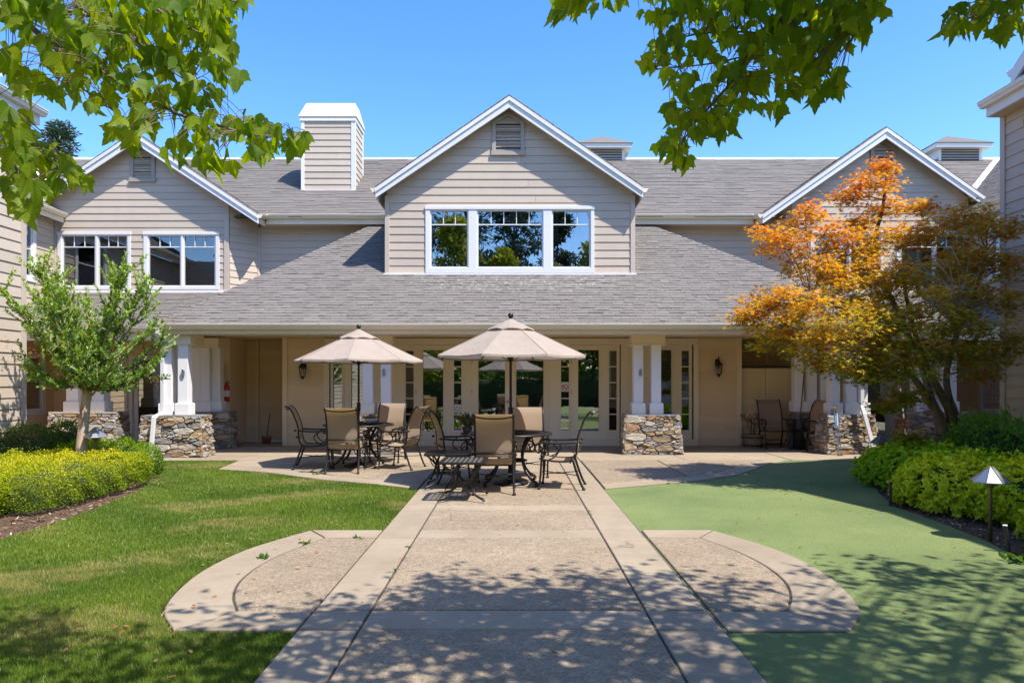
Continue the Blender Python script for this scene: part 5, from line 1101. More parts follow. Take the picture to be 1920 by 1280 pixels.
# small metal holders on the columns
for i, (x, y, z, lb) in enumerate(((-2.62 - .37 + .37 * 0, 14.13, pz(697, 14.13), ''), )): pass
for (p_, Y, lb) in ((720, 14.125, 'small grey metal holder on the right column of the left centre pillar'), (1200.5, 14.125, 'small grey metal holder on the left column of the right centre pillar'), (344, 13.63, 'small grey metal holder on the column of the front left corner pillar')):
    h = MB(); x = px_(p_, Y); z = pz(699, Y); h.box(W0, x - .028, x + .028, Y - .03, Y - .001, z - .06, z + .05); h.tube([(x - .02, Y - .02, z + .05), (x + .015, Y - .05, z + .08)], .018, 6); tag(h.build('metal_holder', 'galvanised', bevel=.006), lb, 'holder', 'metal holders on the columns')
# red and white marker pole behind the orange tree
mp = empty('marker_pole', (0, 0, 0)); tag(mp, 'red and white striped pole behind the orange maple trunks', 'pole'); A_ = Vector((px_(1683, 13.2), 13.2, pz(690, 13.2))); B_ = Vector((px_(1701, 13.2), 13.15, 0))
for k in range(9): MB().tube([A_ + (B_ - A_) * (k / 9), A_ + (B_ - A_) * ((k + 1) / 9)], .013, 7).build('band', ('white_plastic', 'red_paint')[k % 2 if k else 0], mp)
rs = MB().box(W0, px_(1662, 16.8), px_(1672, 16.8), 16.78, 16.8, pz(707, 16.8), pz(699, 16.8)).build('red_sign', 'red_paint'); rs_ = tag(rs, 'small red notice on the door glass behind the orange maple', 'sign')
MB().box(W0, px_(1663, 16.8), px_(1671, 16.8), 16.775, 16.779, pz(704, 16.8), pz(702.5, 16.8)).build('text_line', 'white_plastic', rs)
# path lights and stakes
def path_light(x, y, h, r, label, post='bronze_post', capm='galvanised', lean=0):
    l = empty('path_light', (x, y, 0)); l.rotation_euler = (0, R(lean), 0); tag(l, label, 'path light', 'pagoda path lights')
    MB().lathe([(.017, -.03), (.017, h - .13), (.022, h - .12), (.035, h - .10), (.06, h - .085), (.06, h - .07), (.05, h - .065)], (0, 0, 0), 14).build('post', post, l, smooth=True)
    MB().lathe([(.09, h - .07), (.09, h - .055), (.06, h - .05)], (0, 0, 0), 18).build('lamp_ring', post, l); MB().lathe([(r, h - .062), (r, h - .055), (r * .98, h - .05), (.012, h + .02 + r * .55 - .09 + .06)], (0, 0, 0), 8).build('cap', capm, l)
    for k in range(8): a = k * math.pi / 4; MB().tube([(r * .985 * math.cos(a), r * .985 * math.sin(a), h - .046), (.012 * math.cos(a), .012 * math.sin(a), h - .006 + r * .55)], .0028, 4).build('seam', post, l)
    return l
path_light(4.59, 6.55, .595, .168, 'tall path light with silver cone cap in front of the right shrubs'); path_light(5.72, 10.55, .60, .17, 'dark-capped path light at the far end of the right shrub bed', 'bronze_post', 'bronze_post'); path_light(-6.1, 10.0, .74, .165, 'silver-capped path light beside the crape myrtle trunk on the left', 'bronze_post')
for (x, y, h, rx, lb) in ((4.60, 8.30, .27, 0, 'short dark stake standing in the mulch left of the yellow-green shrub'), (4.40, 6.05, .22, -8, 'short dark stake with pale top leaning in the mulch near the path light')):
    st = MB().tube([(0, 0, -.03), (0, 0, h)], .017, 10).build('garden_stake', 'dark_plastic'); st.location = (x, y, 0); st.rotation_euler = (0, R(rx), 0); tag(st, lb, 'stake', 'stakes in the right bed')
    MB().lathe([(.019, h), (.019, h + .008), (.002, h + .01)], (0, 0, 0), 10).build('cap', 'white_plastic' if rx else 'dark_plastic', st)
el = MB().box(FY(15.86), X(1349), X(1357), 0, .02, pz(808, 15.87), pz(799, 15.87)).build('outlet_box', 'porch_trim'); tag(el, 'small square outlet cover low on the tan wall right of the doors', 'outlet')
# ================================================================ vegetation
def shrub_pts(n, c, ax, p=3.2, jitter=.07, top_only=False):
    """points + outward normals on a rounded box (superellipsoid), upper part"""
    d = rvec(n * 3); d[:, 2] = np.abs(d[:, 2]) - .25 * RS.rand(len(d)); d = nrm(d)
    s = (np.abs(d) ** p).sum(1) ** (-1 / p); q = d * s[:, None]
    k = RS.rand(len(q)) < np.clip(s / s.max(), .3, 1) ** 2; q = q[k][:n]
    nn = np.sign(q) * np.abs(q) ** (p - 1) / np.array(ax); nn = nrm(nn)
    pos = q * np.array(ax) + np.array(c); return pos, nn, q
def hedge(name, label, blobs, dens, leaf, cols, mat='hedge_leaf', tmpl=OVAL, wid=1.0, rosette=0, seed=0, jit=.05, group=None, up=.35, core=(.03, .05, .012)):
    h = empty(name); tag(h, label, 'hedge' if 'hedge' in name else 'shrub', group); P = []; Nn = []; hh = []
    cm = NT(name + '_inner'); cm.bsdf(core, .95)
    for (c, ax, p) in blobs:
        A = ax[0] * ax[1] * 4 + (ax[0] + ax[1]) * 4 * ax[2]; n = int(A * dens); q, nn, u = shrub_pts(n, c, ax, p)
        lump = .045 * (np.sin(q[:, 0] * 9 + seed) * np.sin(q[:, 1] * 8 + 1) + np.sin(q[:, 0] * 17 + 3) * np.sin(q[:, 2] * 15 + q[:, 1] * 13) * .8)
        q = q + nn * (lump[:, None] + RS.normal(0, jit, (len(q), 1)) - .02); P.append(q); Nn.append(nn); hh.append(u[:, 2])
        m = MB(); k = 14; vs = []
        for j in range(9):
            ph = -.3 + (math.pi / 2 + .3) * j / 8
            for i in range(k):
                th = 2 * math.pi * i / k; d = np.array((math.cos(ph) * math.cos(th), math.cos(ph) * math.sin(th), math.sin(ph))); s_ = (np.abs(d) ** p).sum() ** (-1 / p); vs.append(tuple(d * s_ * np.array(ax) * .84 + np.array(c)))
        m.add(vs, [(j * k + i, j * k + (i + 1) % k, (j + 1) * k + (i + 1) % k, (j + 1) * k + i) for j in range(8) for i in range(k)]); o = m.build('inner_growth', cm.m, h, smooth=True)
    P = np.concatenate(P); Nn = np.concatenate(Nn); hh = np.concatenate(hh)
    k = P[:, 2] > .03; P, Nn, hh = P[k], Nn[k], hh[k]; n = len(P)
    if rosette:
        cl = P; cn = nrm(Nn + RS.normal(0, .35, (n, 3)) + (0, 0, up)); tone = rnd(n, 0, 1); P = np.repeat(cl, rosette, 0); cn = np.repeat(cn, rosette, 0); tone = np.repeat(tone, rosette); hh = np.repeat(hh, rosette)
        r = rvec(len(P)); L = nrm(nrm(r - (r * cn).sum(1, keepdims=True) * cn) + cn * rnd(len(P), .15, 1.1)[:, None]); N = cn
    else:
        L = nrm(Nn + RS.normal(0, .75, (n, 3)) + (0, 0, up)); N = nrm(Nn + RS.normal(0, .6, (n, 3)) + (0, 0, .4)); tone = rnd(n, 0, 1)
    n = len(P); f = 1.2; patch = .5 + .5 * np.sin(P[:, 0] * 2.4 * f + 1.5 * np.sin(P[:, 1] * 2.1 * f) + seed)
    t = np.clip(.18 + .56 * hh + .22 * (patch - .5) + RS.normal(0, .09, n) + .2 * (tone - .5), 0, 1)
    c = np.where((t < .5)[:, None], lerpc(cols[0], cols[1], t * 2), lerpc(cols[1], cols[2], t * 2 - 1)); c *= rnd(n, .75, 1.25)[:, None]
    if len(cols) > 3: q = RS.rand(n) < .04; c[q] = np.array(cols[3])
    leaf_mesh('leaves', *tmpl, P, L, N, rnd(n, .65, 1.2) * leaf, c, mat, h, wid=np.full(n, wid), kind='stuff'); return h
G_Y = [(.07, .14, .004), (.28, .34, .008), (.62, .55, .014)]
G_M = [(.05, .11, .006), (.17, .29, .012), (.38, .47, .02)]
G_D = [(.03, .06, .02), (.07, .13, .025), (.17, .20, .04), (.22, .14, .09)]
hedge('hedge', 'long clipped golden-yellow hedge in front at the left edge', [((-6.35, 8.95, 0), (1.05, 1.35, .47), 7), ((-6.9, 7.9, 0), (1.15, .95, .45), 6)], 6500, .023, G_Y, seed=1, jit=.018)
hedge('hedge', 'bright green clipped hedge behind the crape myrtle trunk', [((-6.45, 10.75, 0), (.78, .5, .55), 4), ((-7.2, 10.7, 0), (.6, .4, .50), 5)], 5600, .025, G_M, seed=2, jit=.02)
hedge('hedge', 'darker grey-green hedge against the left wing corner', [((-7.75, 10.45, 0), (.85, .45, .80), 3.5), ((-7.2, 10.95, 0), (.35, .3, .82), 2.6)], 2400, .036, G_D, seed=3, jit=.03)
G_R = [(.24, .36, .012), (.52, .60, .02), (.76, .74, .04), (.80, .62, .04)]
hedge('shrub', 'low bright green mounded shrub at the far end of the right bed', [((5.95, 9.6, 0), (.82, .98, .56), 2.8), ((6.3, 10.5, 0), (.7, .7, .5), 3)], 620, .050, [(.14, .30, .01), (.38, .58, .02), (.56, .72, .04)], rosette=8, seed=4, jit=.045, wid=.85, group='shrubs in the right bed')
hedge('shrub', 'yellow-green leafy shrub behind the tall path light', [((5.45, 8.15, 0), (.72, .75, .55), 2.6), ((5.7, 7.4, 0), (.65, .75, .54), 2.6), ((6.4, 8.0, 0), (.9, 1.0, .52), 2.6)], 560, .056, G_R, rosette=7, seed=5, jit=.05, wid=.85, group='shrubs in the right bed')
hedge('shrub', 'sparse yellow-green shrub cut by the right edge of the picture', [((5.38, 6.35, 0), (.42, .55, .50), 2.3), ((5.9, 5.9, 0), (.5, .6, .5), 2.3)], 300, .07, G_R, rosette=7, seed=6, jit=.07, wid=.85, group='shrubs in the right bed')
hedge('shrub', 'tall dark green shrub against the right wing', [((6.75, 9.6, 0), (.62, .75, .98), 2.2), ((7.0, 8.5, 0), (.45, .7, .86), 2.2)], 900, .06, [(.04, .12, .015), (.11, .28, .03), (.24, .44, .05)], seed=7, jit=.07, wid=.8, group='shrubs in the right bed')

def branch(m, pts, r0, r1, k=6, n=5):
    s_ = spline(pts, n); m.tube(s_, [r0 + (r1 - r0) * i / (len(s_) - 1) for i in range(len(s_))], k); return s_
# ---------------------------------------------------------------- crape myrtle (left)
cm_ = empty('crape_myrtle', (-6.37, 10.02, 0)); tag(cm_, 'young vase-shaped crape myrtle with smooth peeling trunk in the left bed', 'tree'); r4 = random.Random(5)
m = MB(); base = Vector((0, 0, -.05)); fork = Vector((.14, 0, 1.42))
branch(m, [base, Vector((.04, 0, .4)), Vector((.08, .01, .9)), fork], .088, .06, 10); m.lathe([(.16, -.05), (.13, .03), (.10, .12)], (0, 0, 0), 12)
m.build('trunk', 'crape_bark', cm_, smooth=True); bm_ = MB(); tips = []; segs = []
for k in range(36):
    a = r4.uniform(0, 6.28); el = r4.choice((r4.uniform(.0, .5), r4.uniform(.8, 1.4), r4.uniform(.12, .5), r4.uniform(.5, 1.1), r4.uniform(.9, 1.45), r4.uniform(.9, 1.4))); ln = (.80 + 1.30 * math.sin(el)) * r4.uniform(.8, 1.08)
    d = Vector((math.cos(a) * math.cos(el), math.sin(a) * math.cos(el) * .85, math.sin(el))); st = fork + Vector((r4.uniform(-.04, .04), r4.uniform(-.04, .04), r4.uniform(-.15, .12)))
    mid = st + d * ln * .5 + Vector((0, 0, -.06 if el < .6 else .04)); e = st + d * ln + Vector((0, 0, .12 * ln * (1 if el < .6 else 0)))
    s_ = branch(bm_, [st, mid, e], .017 if el > .5 else .012, .003, 5); segs.append((s_, 1.0))
    for q in range(15):
        i = r4.randint(1, len(s_) - 2); p = s_[i]; d2 = (d + Vector((r4.uniform(-1.2, 1.2), r4.uniform(-1.2, 1.2), r4.uniform(-.4, .9)))).normalized(); l2 = r4.uniform(.2, .46)
        s2 = branch(bm_, [p, p + d2 * l2 * .5, p + d2 * l2 + Vector((0, 0, .05))], .008, .003, 4, 4); segs.append((s2, .6))
bm_.build('branches', 'crape_bark', cm_, smooth=True)
P = []; L = []; C = []
for s_, w_ in segs:
    i0 = 3 if w_ == 1 else 0; ln = sum((b - a).length for a, b in zip(s_[i0:], s_[i0 + 1:])); n = int(ln / .028)
    for k in range(n):
        t = k / n * (len(s_) - 1 - i0) + i0; i = int(t); p = s_[i].lerp(s_[min(i + 1, len(s_) - 1)], t - i); d = (s_[min(i + 1, len(s_) - 1)] - s_[i]).normalized(); side = d.cross(Vector((r4.uniform(-1, 1), r4.uniform(-1, 1), r4.uniform(-.2, 1)))).normalized()
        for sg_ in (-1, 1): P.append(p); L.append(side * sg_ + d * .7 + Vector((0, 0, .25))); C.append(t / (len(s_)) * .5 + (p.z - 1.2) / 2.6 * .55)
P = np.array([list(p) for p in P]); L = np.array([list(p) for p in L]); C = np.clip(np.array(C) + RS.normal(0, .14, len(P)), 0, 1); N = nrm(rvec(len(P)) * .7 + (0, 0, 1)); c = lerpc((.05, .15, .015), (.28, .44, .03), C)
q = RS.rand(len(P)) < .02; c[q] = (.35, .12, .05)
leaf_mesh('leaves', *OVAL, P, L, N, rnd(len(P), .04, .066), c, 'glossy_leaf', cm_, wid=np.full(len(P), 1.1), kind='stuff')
fp_ = np.array([[-1.25, -.1, 1.78], [-1.5, 0, 1.45], [-.5, -.6, 1.75], [-.25, -.6, 1.85], [1.2, -.2, 1.5], [-1.15, .1, 2.05], [1.25, .2, 2.4]]); pp_ = np.repeat(fp_, 26, 0) + RS.normal(0, .05, (182, 3)); leaf_mesh('seed_heads', *OVAL, pp_, rvec(182), rvec(182), rnd(182, .018, .032), lerpc((.40, .12, .05), (.48, .26, .12), rnd(182, 0, 1)), 'maple_leaf', cm_, kind='stuff')

# ---------------------------------------------------------------- orange Japanese maple (right)
jm = empty('japanese_maple'); tag(jm, 'multi-stemmed Japanese maple turning orange in the right bed', 'tree'); r5 = random.Random(8)
Yt = 10.3; trunk = MB(); b0 = Vector((6.55, 10.35, -.04))
stems = [[b0 + Vector((.03, 0, 0)), at(1768, 800, 10.3), at(1738, 745, 10.25), at(1712, 705, 10.2), at(1680, 650, 10.1), at(1600, 590, 9.9), at(1520, 560, 9.8)],
         [b0, at(1760, 790, 10.4), at(1742, 740, 10.5), at(1730, 690, 10.6), at(1690, 600, 10.7), at(1640, 480, 10.7), at(1655, 390, 10.6), at(1662, 330, 10.5)],
         [b0 + Vector((.12, 0, 0)), at(1785, 790, 10.3), at(1765, 740, 10.2), at(1745, 700, 10.1), at(1720, 640, 10.0), at(1700, 560, 9.9), at(1690, 500, 9.8)],
         [b0 + Vector((.18, .02, 0)), at(1792, 790, 10.4), at(1778, 740, 10.4), at(1776, 690, 10.4), at(1800, 610, 10.3), at(1830, 540, 10.2), at(1850, 470, 10.1)]]
tips = []
for i, s_ in enumerate(stems): q = branch(trunk, s_, (.085, .075, .08, .07)[i], .016, 8); tips.append(q)
trunk.build('trunk', 'maple_bark', jm, smooth=True)
# foliage pads: (px, py, Y, rx, rz, density)
pads = [(1635, 345, 10.5, .36, .16), (1662, 312, 10.5, .13, .07), (1600, 372, 10.5, .26, .13), (1668, 385, 10.4, .24, .12), (1620, 415, 10.5, .25, .10), (1722, 388, 10.4, .17, .09),
 (1510, 402, 10.2, .30, .12), (1450, 436, 10.1, .26, .10), (1478, 462, 10.1, .34, .13), (1540, 440, 10.2, .40, .18), (1508, 492, 10.1, .36, .13), (1590, 470, 10.3, .45, .2), (1640, 450, 10.2, .4, .16), (1700, 440, 10.1, .36, .16), (1745, 425, 10.0, .28, .16),
 (1560, 520, 10.0, .50, .18), (1620, 530, 9.8, .55, .2), (1680, 510, 9.7, .5, .22), (1740, 500, 9.8, .42, .22), (1450, 560, 9.9, .42, .14), (1402, 595, 9.8, .2, .07), (1418, 578, 9.8, .28, .1), (1500, 570, 9.7, .55, .18), (1470, 605, 9.7, .5, .16), (1560, 590, 9.5, .6, .2), (1630, 600, 9.3, .55, .22), (1465, 640, 9.8, .38, .13), (1530, 640, 9.6, .5, .16), (1600, 650, 9.3, .5, .16), (1670, 640, 9.2, .5, .2), (1600, 690, 9.3, .28, .1), (1650, 690, 9.2, .42, .14), (1700, 690, 9.1, .4, .14), (1750, 655, 9.3, .3, .10), (1540, 680, 9.7, .26, .09), (1690, 580, 9.3, .5, .22), (1745, 580, 9.4, .4, .25),
 (1810, 400, 9.8, .34, .14), (1780, 440, 9.8, .34, .18), (1850, 430, 9.6, .36, .16), (1895, 425, 9.4, .28, .1), (1800, 490, 9.7, .4, .2), (1860, 490, 9.5, .4, .18), (1905, 500, 9.3, .26, .14), (1830, 550, 9.4, .4, .2), (1890, 565, 9.2, .34, .16), (1790, 600, 9.2, .4, .18), (1850, 620, 9.1, .4, .16), (1905, 640, 9.0, .22, .1), (1800, 670, 9.2, .36, .14), (1860, 665, 9.3, .3, .1), (1700, 740, 9.4, .22, .08), (1655, 760, 9.3, .14, .03), (1850, 700, 9.9, .2, .06), (1715, 820, 9.9, .14, .03), (1775, 620, 10.6, .45, .2), (1650, 570, 10.7, .7, .3), (1750, 520, 10.7, .7, .3), (1560, 560, 10.7, .5, .2), (1830, 500, 10.6, .5, .25)]
P = []; L = []; C = []; tw = MB(); allpts = [p for q in tips for p in q]
for (px, py, Y, rx, rz) in pads:
    c0 = at(px, py, Y); root = min(allpts, key=lambda p: (p - c0).length + max(0, p.z - c0.z) * 1.5); branch(tw, [root, root.lerp(c0, .5) + Vector((0, 0, .04)), c0 + Vector((0, 0, -rz * .4))], .013, .005, 4, 4)
    n = int(220 + (1250 if px < 1740 else 800) * rx * (rz + .12) * 2.2); ns_ = max(8, n // 26)
    for k in range(ns_):
        a = r5.uniform(0, 6.28); rr = math.sqrt(r5.random()); tip = c0 + Vector((rx * rr * math.cos(a), rx * .9 * rr * math.sin(a), rz * (r5.uniform(-1.5, 1.35)) * (1.1 - rr * .5)))
        tw.tube([c0 + Vector((0, 0, -rz * .4)), c0.lerp(tip, .5) + Vector((0, 0, .02)), tip], [.004, .003, .002], 3, False)
        for q in range(26):
            o = Vector((r5.gauss(0, .075), r5.gauss(0, .075), r5.gauss(0, .05))); P.append(tip + o); dr = Vector((o.x, o.y, 0)) + Vector((r5.gauss(0, .05), r5.gauss(0, .05), -.03)); L.append(dr)
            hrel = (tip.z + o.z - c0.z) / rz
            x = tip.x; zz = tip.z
            autumn = .26 + .14 * hrel + .14 * rr + .36 * (zz - 2.5) / 1.6 - .10 * (x - 5.2) + r5.gauss(0, .15); C.append((autumn, x, r5.random()))  # leaf's own colour: greener low down, more orange high up and leftward
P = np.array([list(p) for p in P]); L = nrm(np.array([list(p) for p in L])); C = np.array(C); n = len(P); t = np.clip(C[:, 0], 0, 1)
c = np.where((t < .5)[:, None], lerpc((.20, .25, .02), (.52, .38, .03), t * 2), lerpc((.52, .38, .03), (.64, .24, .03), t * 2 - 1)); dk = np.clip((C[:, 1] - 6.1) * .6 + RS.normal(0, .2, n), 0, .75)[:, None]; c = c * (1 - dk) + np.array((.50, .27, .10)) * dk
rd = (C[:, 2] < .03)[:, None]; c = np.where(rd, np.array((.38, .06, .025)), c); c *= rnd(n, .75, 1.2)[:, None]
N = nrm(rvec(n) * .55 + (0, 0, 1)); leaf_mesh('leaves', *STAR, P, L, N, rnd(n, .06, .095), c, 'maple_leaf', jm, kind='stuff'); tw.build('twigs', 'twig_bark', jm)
dt = MB()
for k in range(26):
    o = at(1795, 560, 9.5) + Vector((r5.uniform(-.05, .1), 0, r5.uniform(-.3, .1))); a = r5.uniform(-1.3, 1.3); l_ = r5.uniform(.3, .9); e = o + Vector((math.sin(a) * l_, r5.uniform(-.2, .2), math.cos(a) * l_)); dt.tube(spline([at(1790, 650, 9.7), o.lerp(e, .3) + Vector((.04, 0, 0)), e], 4), [.006] * 8 + [.0025], 3, False)
dt.build('dead_twigs', 'dead_twig', jm)

# ---------------------------------------------------------------- overhead maples
def near_maple(name, label, trunk_pts, branches_px, clusters, over, seed, nparts=300, dens=1.0):
    rr = random.Random(seed); T = empty(name); tag(T, label, 'tree'); m = MB(); root = branch(m, trunk_pts, .16, .06, 10); m.build('trunk', 'maple_bark', T, smooth=True)
    bm = MB(); pts = []; 
    for bp, r0 in branches_px:
        P_ = [at(*q) if q[2] > 0 else Vector(q[3]) for q in bp]; s_ = branch(bm, P_, r0, .003, 6); pts += s_
    P = []; L = []; N = []; S_ = []; tone = []; vis = []
    def put(p, big=1.0, v=True):
        d = Vector((rr.gauss(0, .32), rr.gauss(0, .32), -1 + abs(rr.gauss(0, .25)))).normalized(); nv = Vector((rr.gauss(0, .8), rr.gauss(-.5, .8), rr.gauss(.55, .4)))
        P.append(p); L.append(d); N.append(nv); S_.append(rr.uniform(.62, 1.14) * big); tone.append(rr.random()); vis.append(v)
    for (px, py, rx, ry, Y, n) in clusters:
        for k in range(int(n * dens)):
            a = rr.uniform(0, 6.28); q = math.sqrt(rr.random()); p = at(px + rx * q * math.cos(a), py + ry * q * math.sin(a) - 14, Y + rr.uniform(-.32, .35))
            nb = min(pts, key=lambda b: (b - p).length_squared + max(0, p.z - b.z) * .1)
            bm.tube(spline([nb, nb.lerp(p, .55) + Vector((0, 0, .03)), p], 3), [.0016] * 6 + [.001], 3, False); put(p, .080 if Y < 3.1 else .083)
    nv = len(P)
    for (x0, x1, y0, y1, z0, z1, n) in over:       # crown above the frame
        nc = max(1, n // 14)
        for k in range(nc):
            y = rr.uniform(y0, y1); lo = max(z0, 1.5 + .60 * max(y, 0) + .12); c0 = Vector((rr.uniform(x0, x1), y, rr.uniform(lo, max(lo + .3, z1)))); nb = min(root[len(root) // 3:] + pts[:0], key=lambda b: (b - c0).length)
            bm.tube(spline([nb, nb.lerp(c0, .5) + Vector((0, 0, .15)), c0], 4), [.012, .011, .01, .009, .008, .007, .006, .005, .004], 4, False)
            for q in range(14):
                p = c0 + Vector((rr.gauss(0, .17), rr.gauss(0, .17), rr.gauss(0, .09)))
                if p.y > .3 and (p.z - 1.5) / p.y < .59: continue
                put(p, .115, False)
    bm.build('branches', 'twig_bark', T, smooth=True)
    A = lambda q: np.array([list(v) for v in q]); P, L, N = A(P), nrm(A(L)), nrm(A(N)); S_ = np.array(S_); tone = np.array(tone); n = len(P)
    col = lerpc((.09, .18, .006), (.20, .29, .008), tone); fl = np.array(vis); idx = [i for i in range(n) if fl[i]][:]; idx.sort(key=lambda i: -S_[i] / max(1, P[i][1])); idx = set(idx[:nparts])
    # leaf parts share four meshes
    var = []
    for v in range(5):
        h = rr.uniform(-.25, .1); tm = [(x, y, z + h * y * y * .6 + (.25 + .1 * v) * abs(x) * .5) for x, y, z in BIG[0]]; cc = lerpc((.085, .17, .006), (.19, .27, .008), np.array([v / 4]))
        o = leaf_mesh('leaf', tm, BIG[1], np.zeros((1, 3)), np.array([[0, 1.0, 0]]), np.array([[0, 0, 1.0]]), np.ones(1), cc, 'big_leaf'); var.append(o.data); bpy.data.objects.remove(o)
    for i in idx:
        o = bpy.data.objects.new('leaf', var[rr.randrange(5)]); COL.objects.link(o); o.parent = T; Lv = Vector(L[i]); Nv = Vector(N[i]); Nv = (Nv - Lv * Nv.dot(Lv)).normalized(); Wv = Lv.cross(Nv)
        s_ = float(S_[i]); o.matrix_basis = Matrix.Translation(Vector(P[i])) @ Matrix((( Wv.x, Lv.x, Nv.x), (Wv.y, Lv.y, Nv.y), (Wv.z, Lv.z, Nv.z))).to_4x4() @ Matrix.Scale(s_, 4)
    k = np.array([i for i in range(n) if i not in idx]); leaf_mesh('leaves', *BIG, P[k], L[k], N[k], S_[k], col[k], 'big_leaf', T, kind='stuff'); return T
y0 = 2.85
near_maple('overhead_maple', 'broad-leaved maple hanging in from the upper left corner', [(-4.6, -.6, -.1), (-4.5, -.5, 1.5), (-4.2, 0, 3), (-3.3, 1.2, 3.8), (-2.6, 2.4, 3.5)],
 [([(-170, -60, 2.3), (0, 17, y0), (44, 40, y0), (118, 100, y0), (208, 144, y0), (285, 188, y0), (336, 215, y0), (413, 237, y0), (480, 254, y0), (551, 260, y0)], .016),
  ([(44, 40, y0), (118, 20, y0), (200, 44, y0), (269, 87, y0), (310, 125, y0), (356, 156, y0)], .007), ([(60, 67, y0), (128, 144, y0), (175, 181, y0), (218, 212, y0)], .005),
  ([(200, -40, 2.8), (279, 7, 2.9), (319, 34, 2.9), (370, 60, 2.95), (420, 84, 3.0)], .009), ([(-80, 240, 2.6), (0, 289, 2.7), (27, 312, 2.7), (44, 356, 2.7), (54, 380, 2.7)], .008), ([(0, 289, 2.7), (70, 310, 2.7), (140, 325, 2.7)], .004), ([(300, -60, 2.8), (400, -10, 2.9), (450, 5, 3.0)], .006)],
 [(60, 20, 80, 40, 2.8, 36), (170, 30, 80, 45, 2.9, 38), (280, 40, 70, 50, 3.0, 38), (370, 30, 60, 40, 3.0, 34), (430, 12, 45, 22, 3.1, 14), (60, 110, 60, 45, 2.8, 22), (150, 100, 60, 50, 2.85, 28), (250, 110, 70, 50, 2.95, 34), (350, 100, 60, 45, 3.05, 34), (410, 90, 40, 45, 3.1, 22), (430, 140, 28, 25, 3.1, 10), (60, 165, 55, 22, 2.75, 10), (160, 180, 60, 24, 2.85, 14), (250, 170, 50, 25, 2.9, 14), (350, 185, 60, 25, 2.95, 16), (290, 225, 45, 18, 2.9, 9), (220, 250, 30, 18, 2.8, 5), (380, 240, 45, 26, 2.9, 14), (450, 245, 45, 26, 2.9, 13), (510, 262, 30, 22, 2.85, 7), (560, 275, 24, 22, 2.85, 8), (350, 285, 40, 22, 2.85, 8), (410, 300, 40, 28, 2.85, 9), (480, 290, 28, 22, 2.85, 6), (240, 275, 18, 14, 2.8, 3), (30, 230, 34, 18, 2.6, 8), (30, 275, 45, 30, 2.65, 14), (80, 305, 55, 30, 2.7, 15), (40, 345, 45, 28, 2.7, 12), (110, 350, 45, 24, 2.7, 9), (60, 392, 30, 16, 2.65, 5), (145, 340, 25, 16, 2.75, 4)],
 [(-4.2, -.9, -.6, 2.6, 3.0, 4.6, 950)], 21, dens=1.35)
near_maple('overhead_maple', 'broad-leaved maple hanging in from the top centre and right', [(5.2, -1.2, -.1), (5.0, -1.0, 1.6), (4.4, 0, 3.2), (3.2, 1.2, 4.2), (2.0, 2.2, 4.3), (1.0, 2.9, 4.2)],
 [([(1560, -90, 3.0), (1515, 0, 3.2), (1460, 38, 3.25), (1425, 62, 3.3), (1400, 105, 3.3), (1370, 155, 3.3), (1340, 190, 3.3), (1300, 235, 3.35), (1270, 285, 3.35)], .014), ([(1425, 62, 3.3), (1350, 60, 3.3), (1280, 70, 3.3), (1230, 90, 3.3)], .005), ([(1515, 0, 3.2), (1560, 40, 3.2), (1600, 70, 3.2)], .005), ([(1250, -70, 3.2), (1150, -20, 3.3), (1090, 0, 3.3), (1045, 18, 3.3)], .008), ([(1960, -40, 2.9), (1880, 10, 3.0), (1800, 40, 3.0)], .008), ([(1400, 105, 3.3), (1330, 120, 3.3), (1230, 130, 3.3)], .004), ([(1990, 180, 2.5), (1930, 215, 2.6)], .003)],
 [(1100, 8, 70, 18, 3.3, 20), (1045, 25, 30, 16, 3.3, 5), (1250, 20, 60, 30, 3.3, 24), (1350, 20, 70, 35, 3.3, 36), (1450, 25, 70, 40, 3.25, 36), (1550, 20, 70, 35, 3.2, 34), (1630, 12, 50, 24, 3.2, 16), (1280, 90, 55, 30, 3.3, 20), (1370, 90, 60, 40, 3.3, 32), (1460, 100, 60, 40, 3.3, 34), (1540, 90, 55, 38, 3.25, 28), (1600, 60, 40, 26, 3.2, 12), (1225, 125, 32, 26, 3.3, 9), (1300, 160, 45, 28, 3.3, 17), (1390, 160, 55, 30, 3.3, 26), (1480, 155, 55, 28, 3.3, 20), (1550, 150, 45, 28, 3.25, 14), (1270, 205, 32, 26, 3.3, 12), (1340, 215, 48, 26, 3.3, 17), (1420, 205, 45, 18, 3.3, 8), (1280, 250, 40, 24, 3.35, 13), (1350, 250, 40, 14, 3.3, 6), (1255, 285, 32, 20, 3.35, 10), (1275, 312, 18, 10, 3.35, 4), (1820, 40, 45, 22, 3.0, 13), (1880, 25, 50, 28, 3.0, 18), (1790, 62, 22, 14, 3.0, 4), (1890, 65, 30, 14, 3.0, 5), (1925, 240, 14, 12, 2.6, 2), (1520, 185, 20, 8, 3.3, 3)],
 [(-.2, 2.2, 1.9, 3.05, 3.0, 4.6, 1150), (1.4, 3.8, 1.9, 3.6, 3.4, 5.2, 2100), (3.6, 6.8, 1.2, 3.0, 3.8, 5.6, 2000), (4.6, 6.8, 3.2, 3.9, 4.0, 5.6, 500), (.4, 5, -.8, 1.9, 3.6, 5.2, 1200)], 33, dens=1.3)

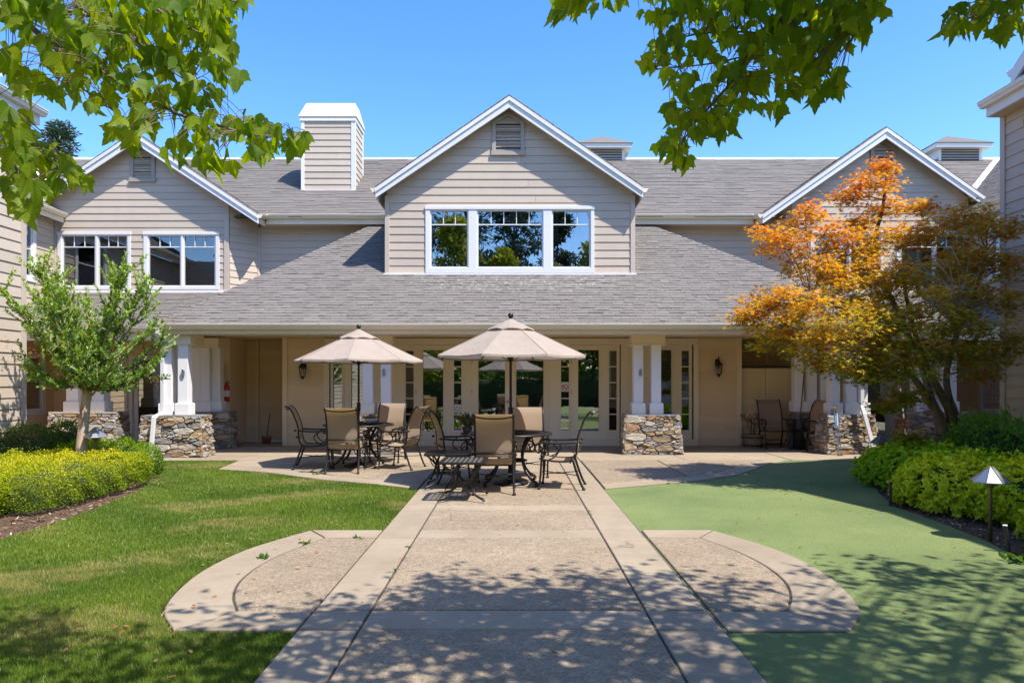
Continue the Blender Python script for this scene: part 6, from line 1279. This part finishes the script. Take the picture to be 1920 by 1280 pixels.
# ---------------------------------------------------------------- trees beyond and behind
def far_tree(name, label, x, y, h, rad, cols, seed, n=5000, leaf=.16, trunk_r=.2, conifer=False, group=None, lo=.25):
    rr = random.Random(seed); T = empty(name, (x, y, 0)); tag(T, label, 'tree', group); m = MB(); branch(m, [(0, 0, -.1), (rr.uniform(-.1, .1), 0, h * .5), (rr.uniform(-.2, .2), 0, h * .95)], trunk_r, .03, 8)
    cl = []
    for k in range(46):
        t = rr.uniform(lo, 1); a = rr.uniform(0, 6.28); r = rad * (math.sin(min(1, (1.02 - t) / (1 - lo) * 1.3) * math.pi / 2)) * rr.uniform(.35, 1); c = Vector((r * math.cos(a), r * math.sin(a), h * t)); m.tube([(0, 0, h * t * .85), tuple(c)], [.05, .01], 4, False); cl.append((c, rad * rr.uniform(.22, .42)))
    m.build('trunk', 'pine_bark', T); k = RS.randint(0, len(cl), n); c = np.array([list(cl[i][0]) for i in k]); r = np.array([cl[i][1] for i in k]); d = rvec(n); p = c + d * (r * RS.rand(n) ** .4)[:, None] * (1, 1, .6)
    tt = np.clip(.5 + .35 * d[:, 2] + RS.normal(0, .2, n), 0, 1); leaf_mesh('crown', *OVAL, p, nrm(d + rvec(n)), nrm(d + rvec(n) * .7), rnd(n, .6, 1.3) * leaf, lerpc(cols[0], cols[1], tt), 'pine_needle' if conifer else 'hedge_leaf', T, wid=np.full(n, .5 if conifer else 1.1), kind='stuff'); return T
PC = [(.012, .032, .018), (.05, .09, .045)]
far_tree('pine_tree', 'dark pine rising behind the roof, right of the left wing', -29.8, 45, 18.3, 2.0, PC, 1, 5000, .35, .3, True, 'pines behind the roof', lo=.55)
far_tree('pine_tree', 'dark pine mostly hidden behind the left wing eave', -33.5, 46, 18.6, 1.6, PC, 2, 3000, .35, .3, True, 'pines behind the roof', lo=.55)
far_tree('pine_tree', 'small dark pine tip just above the roof ridge left of the left gable', -27.6, 45, 15.6, 1.1, PC, 3, 1500, .35, .25, True, 'pines behind the roof', lo=.6)
YG = [(.10, .15, .012), (.36, .36, .03)]
for i, (x, y, h, r_, cc, cf, lb) in enumerate(((-6.6, -11, 10.2, 3.0, YG, 0, 'tall yellow-green leafy tree reflected at the left of the dormer windows'), (-3.6, -12.5, 11.4, 2.4, YG, 0, 'narrower yellow-green leafy tree reflected in the left dormer pane'), (-.6, -13, 9.6, 2.2, YG, 0, 'low yellow-green tree reflected at the middle dormer pane'), (2.6, -12, 8.6, 2.0, YG, 0, 'short yellow-green tree reflected below the middle dormer pane'), (5.2, -12, 9.9, 2.3, YG, 0, 'yellow-green leafy tree reflected in the right dormer pane'), (9.5, -12, 9, 2.6, YG, 0, 'yellow-green leafy tree at the far right behind the camera'),
    (-8, -22, 19, 3.6, PC, 1, 'tallest dark pine reflected over the left dormer pane'), (-3.4, -24, 18.5, 3.4, PC, 1, 'broad dark pine reflected beside the left mullion of the dormer'), (.2, -22, 17.5, 3.2, PC, 1, 'dark pine reflected in the middle dormer pane'), (3.6, -25, 15.2, 2.6, PC, 1, 'thin dark pine reflected at the right mullion of the dormer'), (7.4, -23, 16.2, 2.8, PC, 1, 'dark pine reflected in the right dormer pane'), (-14, -24, 15, 3.2, PC, 1, 'dark pine at the far left behind the camera'))):
    far_tree('garden_tree' if not cf else 'pine_tree', lb, x, y, h, r_, cc, 50 + i, 9000, .24 if not cf else .42, .2, bool(cf), 'leafy trees behind the camera' if not cf else 'pines behind the camera', lo=.10)

hg = hedge('garden_hedge', 'tall dark green hedge across the garden behind the camera, reflected in the door glass', [((0, -9.5, 0), (9, .7, 1.9), 6)], 90, .16, [(.02, .06, .01), (.05, .12, .02), (.12, .2, .03)], seed=9, jit=.1)
